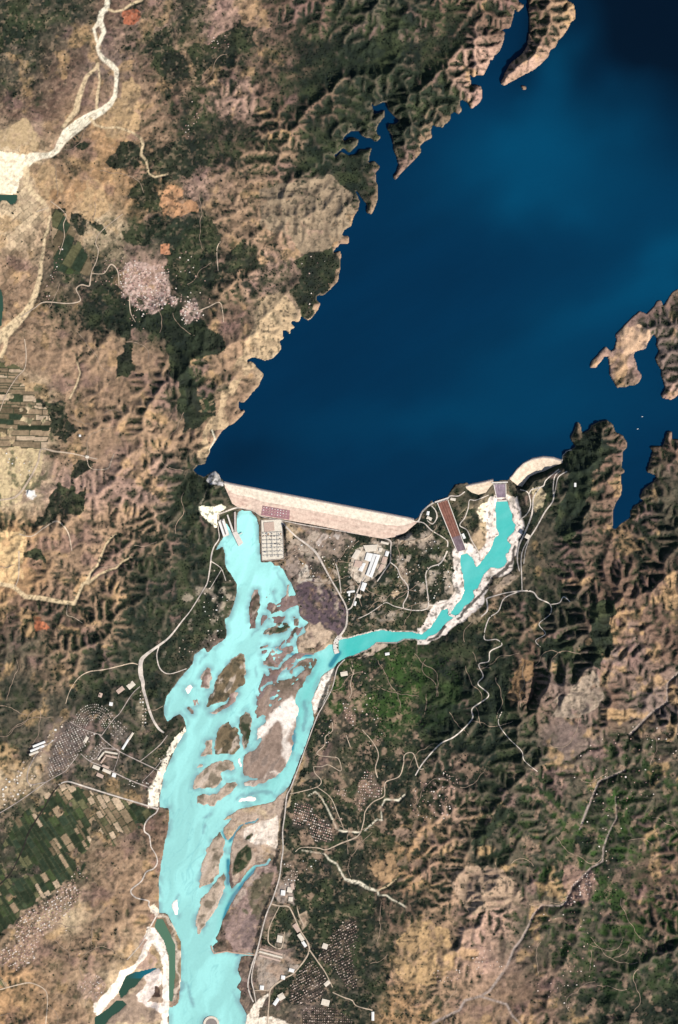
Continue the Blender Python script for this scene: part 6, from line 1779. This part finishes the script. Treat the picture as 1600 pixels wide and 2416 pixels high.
for k, h in enumerate(allh):
    roof = alb(*h['c']) * rh.uniform(0.85, 1.1); wall = roof * 0.8
    if k in single:
        key = h['c']
        if key not in protos:
            V, F, C = house_arrays(0, 0, 0, 16, 12, 5.5, 0, roof, wall)
            protos[key] = mesh_np('house', V, F, HOUSEM, np.array(C), smooth=False)
        o = link('house', protos[key])
        o.location = (WX(h['x']), WY(h['y']), h['z']); o.rotation_euler = (0, 0, h['a']); o.scale = (h['lx'] / 16, h['ly'] / 12, h['h'] / 5.5)
        lb = hue(h['c']) + ' ' + short(TOWNS[h['t']]['label']); wh_ = where(h)
        if wh_ and len((lb + wh_).split()) < 14: lb += ', ' + wh_ + ' part'
        tag(o, lb, 'house', TOWNS[h['t']]['label'].replace('house', 'houses', 1))
    else:
        V, F, C = house_arrays(WX(h['x']), WY(h['y']), h['z'], h['lx'], h['ly'], h['h'], h['a'], roof, wall)
        r = rest.setdefault(h['t'], ([], [], []))
        n = len(r[0]); r[0].extend(V); r[2].extend(C); r[1].extend([tuple(i + n for i in f) for f in F])
for ti, (V, F, C) in rest.items():
    me = mesh_np('houses', V, F, HOUSEM, np.array(C), smooth=False)
    tag(link('houses', me), 'remaining small ones, ' + TOWNS[ti]['label'].replace('house', 'houses', 1), 'houses', kind='stuff')

# ---------------------------------------------------------------- trees and scrub
def leaf_mat(name, c0, c1):
    m, nt, b = new_mat(name)
    b.inputs['Roughness'].default_value = 1.0; b.inputs['Specular IOR Level'].default_value = 0.0
    oi = nt.nodes.new('ShaderNodeObjectInfo')
    mix = nt.nodes.new('ShaderNodeMix'); mix.data_type = 'RGBA'
    mix.inputs[6].default_value = (*c0, 1); mix.inputs[7].default_value = (*c1, 1)
    nt.links.new(oi.outputs['Random'], mix.inputs[0])
    nt.links.new(mix.outputs[2], b.inputs['Base Color'])
    return m
def scatter(name, label, cat, pts, sizes, mat):
    me = bpy.data.meshes.new(name)
    me.vertices.add(len(pts)); me.vertices.foreach_set('co', np.asarray(pts, np.float32).ravel())
    a = me.attributes.new('size', 'FLOAT', 'POINT'); a.data.foreach_set('value', np.asarray(sizes, np.float32))
    me.update()
    o = link(name, me)
    ng = bpy.data.node_groups.new(name + '_nodes', 'GeometryNodeTree')
    ng.interface.new_socket('Geometry', in_out='INPUT', socket_type='NodeSocketGeometry')
    ng.interface.new_socket('Geometry', in_out='OUTPUT', socket_type='NodeSocketGeometry')
    N, Lk = ng.nodes, ng.links
    gi, go = N.new('NodeGroupInput'), N.new('NodeGroupOutput')
    ico = N.new('GeometryNodeMeshIcoSphere'); ico.inputs['Radius'].default_value = 1.0; ico.inputs['Subdivisions'].default_value = 2
    sp_ = N.new('GeometryNodeSetPosition')
    rv = N.new('FunctionNodeRandomValue'); rv.data_type = 'FLOAT_VECTOR'
    rv.inputs[0].default_value = (-0.32, -0.32, -0.3); rv.inputs[1].default_value = (0.32, 0.32, 0.3)
    sm = N.new('GeometryNodeSetMaterial'); sm.inputs['Material'].default_value = mat
    ip = N.new('GeometryNodeInstanceOnPoints')
    na = N.new('GeometryNodeInputNamedAttribute'); na.data_type = 'FLOAT'; na.inputs['Name'].default_value = 'size'
    cv = N.new('ShaderNodeCombineXYZ'); ml = N.new('ShaderNodeMath'); ml.operation = 'MULTIPLY'; ml.inputs[1].default_value = 0.85
    rr_ = N.new('FunctionNodeRandomValue'); rr_.data_type = 'FLOAT_VECTOR'; rr_.inputs[0].default_value = (0, 0, 0); rr_.inputs[1].default_value = (0.2, 0.2, 6.28)
    Lk.new(ico.outputs['Mesh'], sp_.inputs['Geometry']); Lk.new(rv.outputs[0], sp_.inputs['Offset']); Lk.new(sp_.outputs[0], sm.inputs['Geometry'])
    Lk.new(gi.outputs[0], ip.inputs['Points']); Lk.new(sm.outputs[0], ip.inputs['Instance']); Lk.new(rr_.outputs[0], ip.inputs['Rotation'])
    Lk.new(na.outputs[0], ml.inputs[0]); Lk.new(na.outputs[0], cv.inputs[0]); Lk.new(na.outputs[0], cv.inputs[1]); Lk.new(ml.outputs[0], cv.inputs[2]); Lk.new(cv.outputs[0], ip.inputs['Scale'])
    Lk.new(ip.outputs[0], go.inputs[0])
    md = o.modifiers.new('scatter', 'NODES'); md.node_group = ng
    return tag(o, label, cat, kind='stuff')
rt = np.random.RandomState(77)
NT = 420000
tx = rt.uniform(-M + 2, PW + M - 4, NT); ty = rt.uniform(-M + 2, PH + M - 4, NT)
ti_, tj_ = ((ty + M) / G).astype(int), ((tx + M) / G).astype(int)
rd = box(roadmask, 2)
okm = ~WATERm & ~BUILT & (fid == 0) & (edt(WATERm, 3) > 1.2)
ok = okm[ti_, tj_] & ~roadmask[(ty + M).astype(int), (tx + M).astype(int)]
clump = np.clip((fbm(PX, PY, 8, 991, 3) - 0.40) * 3.5, 0.0, 1)
prob = np.clip(np.clip(veg - 0.22, 0, 1) ** 1.5 * (0.25 + clump) * 0.62, 0, 1)[ti_, tj_]
hit = ok & (rt.rand(NT) < prob)
for b_ in ((820, 1280, 922, 1380), (514, 1200, 670, 1326)):
    hit &= ~((tx > b_[0]) & (tx < b_[2]) & (ty > b_[1]) & (ty < b_[3]))
tx, ty = tx[hit], ty[hit]
sz = rt.uniform(4.5, 8.5, len(tx)) * (1 + 0.5 * (rt.rand(len(tx)) < 0.12))
tz = gz(tx, ty) + sz * 0.35
pts = np.stack([WX(tx), WY(ty), tz], 1)
kind_ = (lush[((ty + M) / G).astype(int), ((tx + M) / G).astype(int)] > 0.15)
print('trees', len(tx), 'houses', len(allh))
scatter('woodland', 'dark olive woods and scrub covering hills and valley floor', 'trees', pts[~kind_], sz[~kind_], leaf_mat('olive_leaves', alb(40, 48, 41), alb(62, 70, 52)))
scatter('orchard_trees', 'brighter green groves around the villages right of the river', 'trees', pts[kind_], sz[kind_], leaf_mat('green_leaves', alb(42, 56, 40), alb(62, 82, 50)))
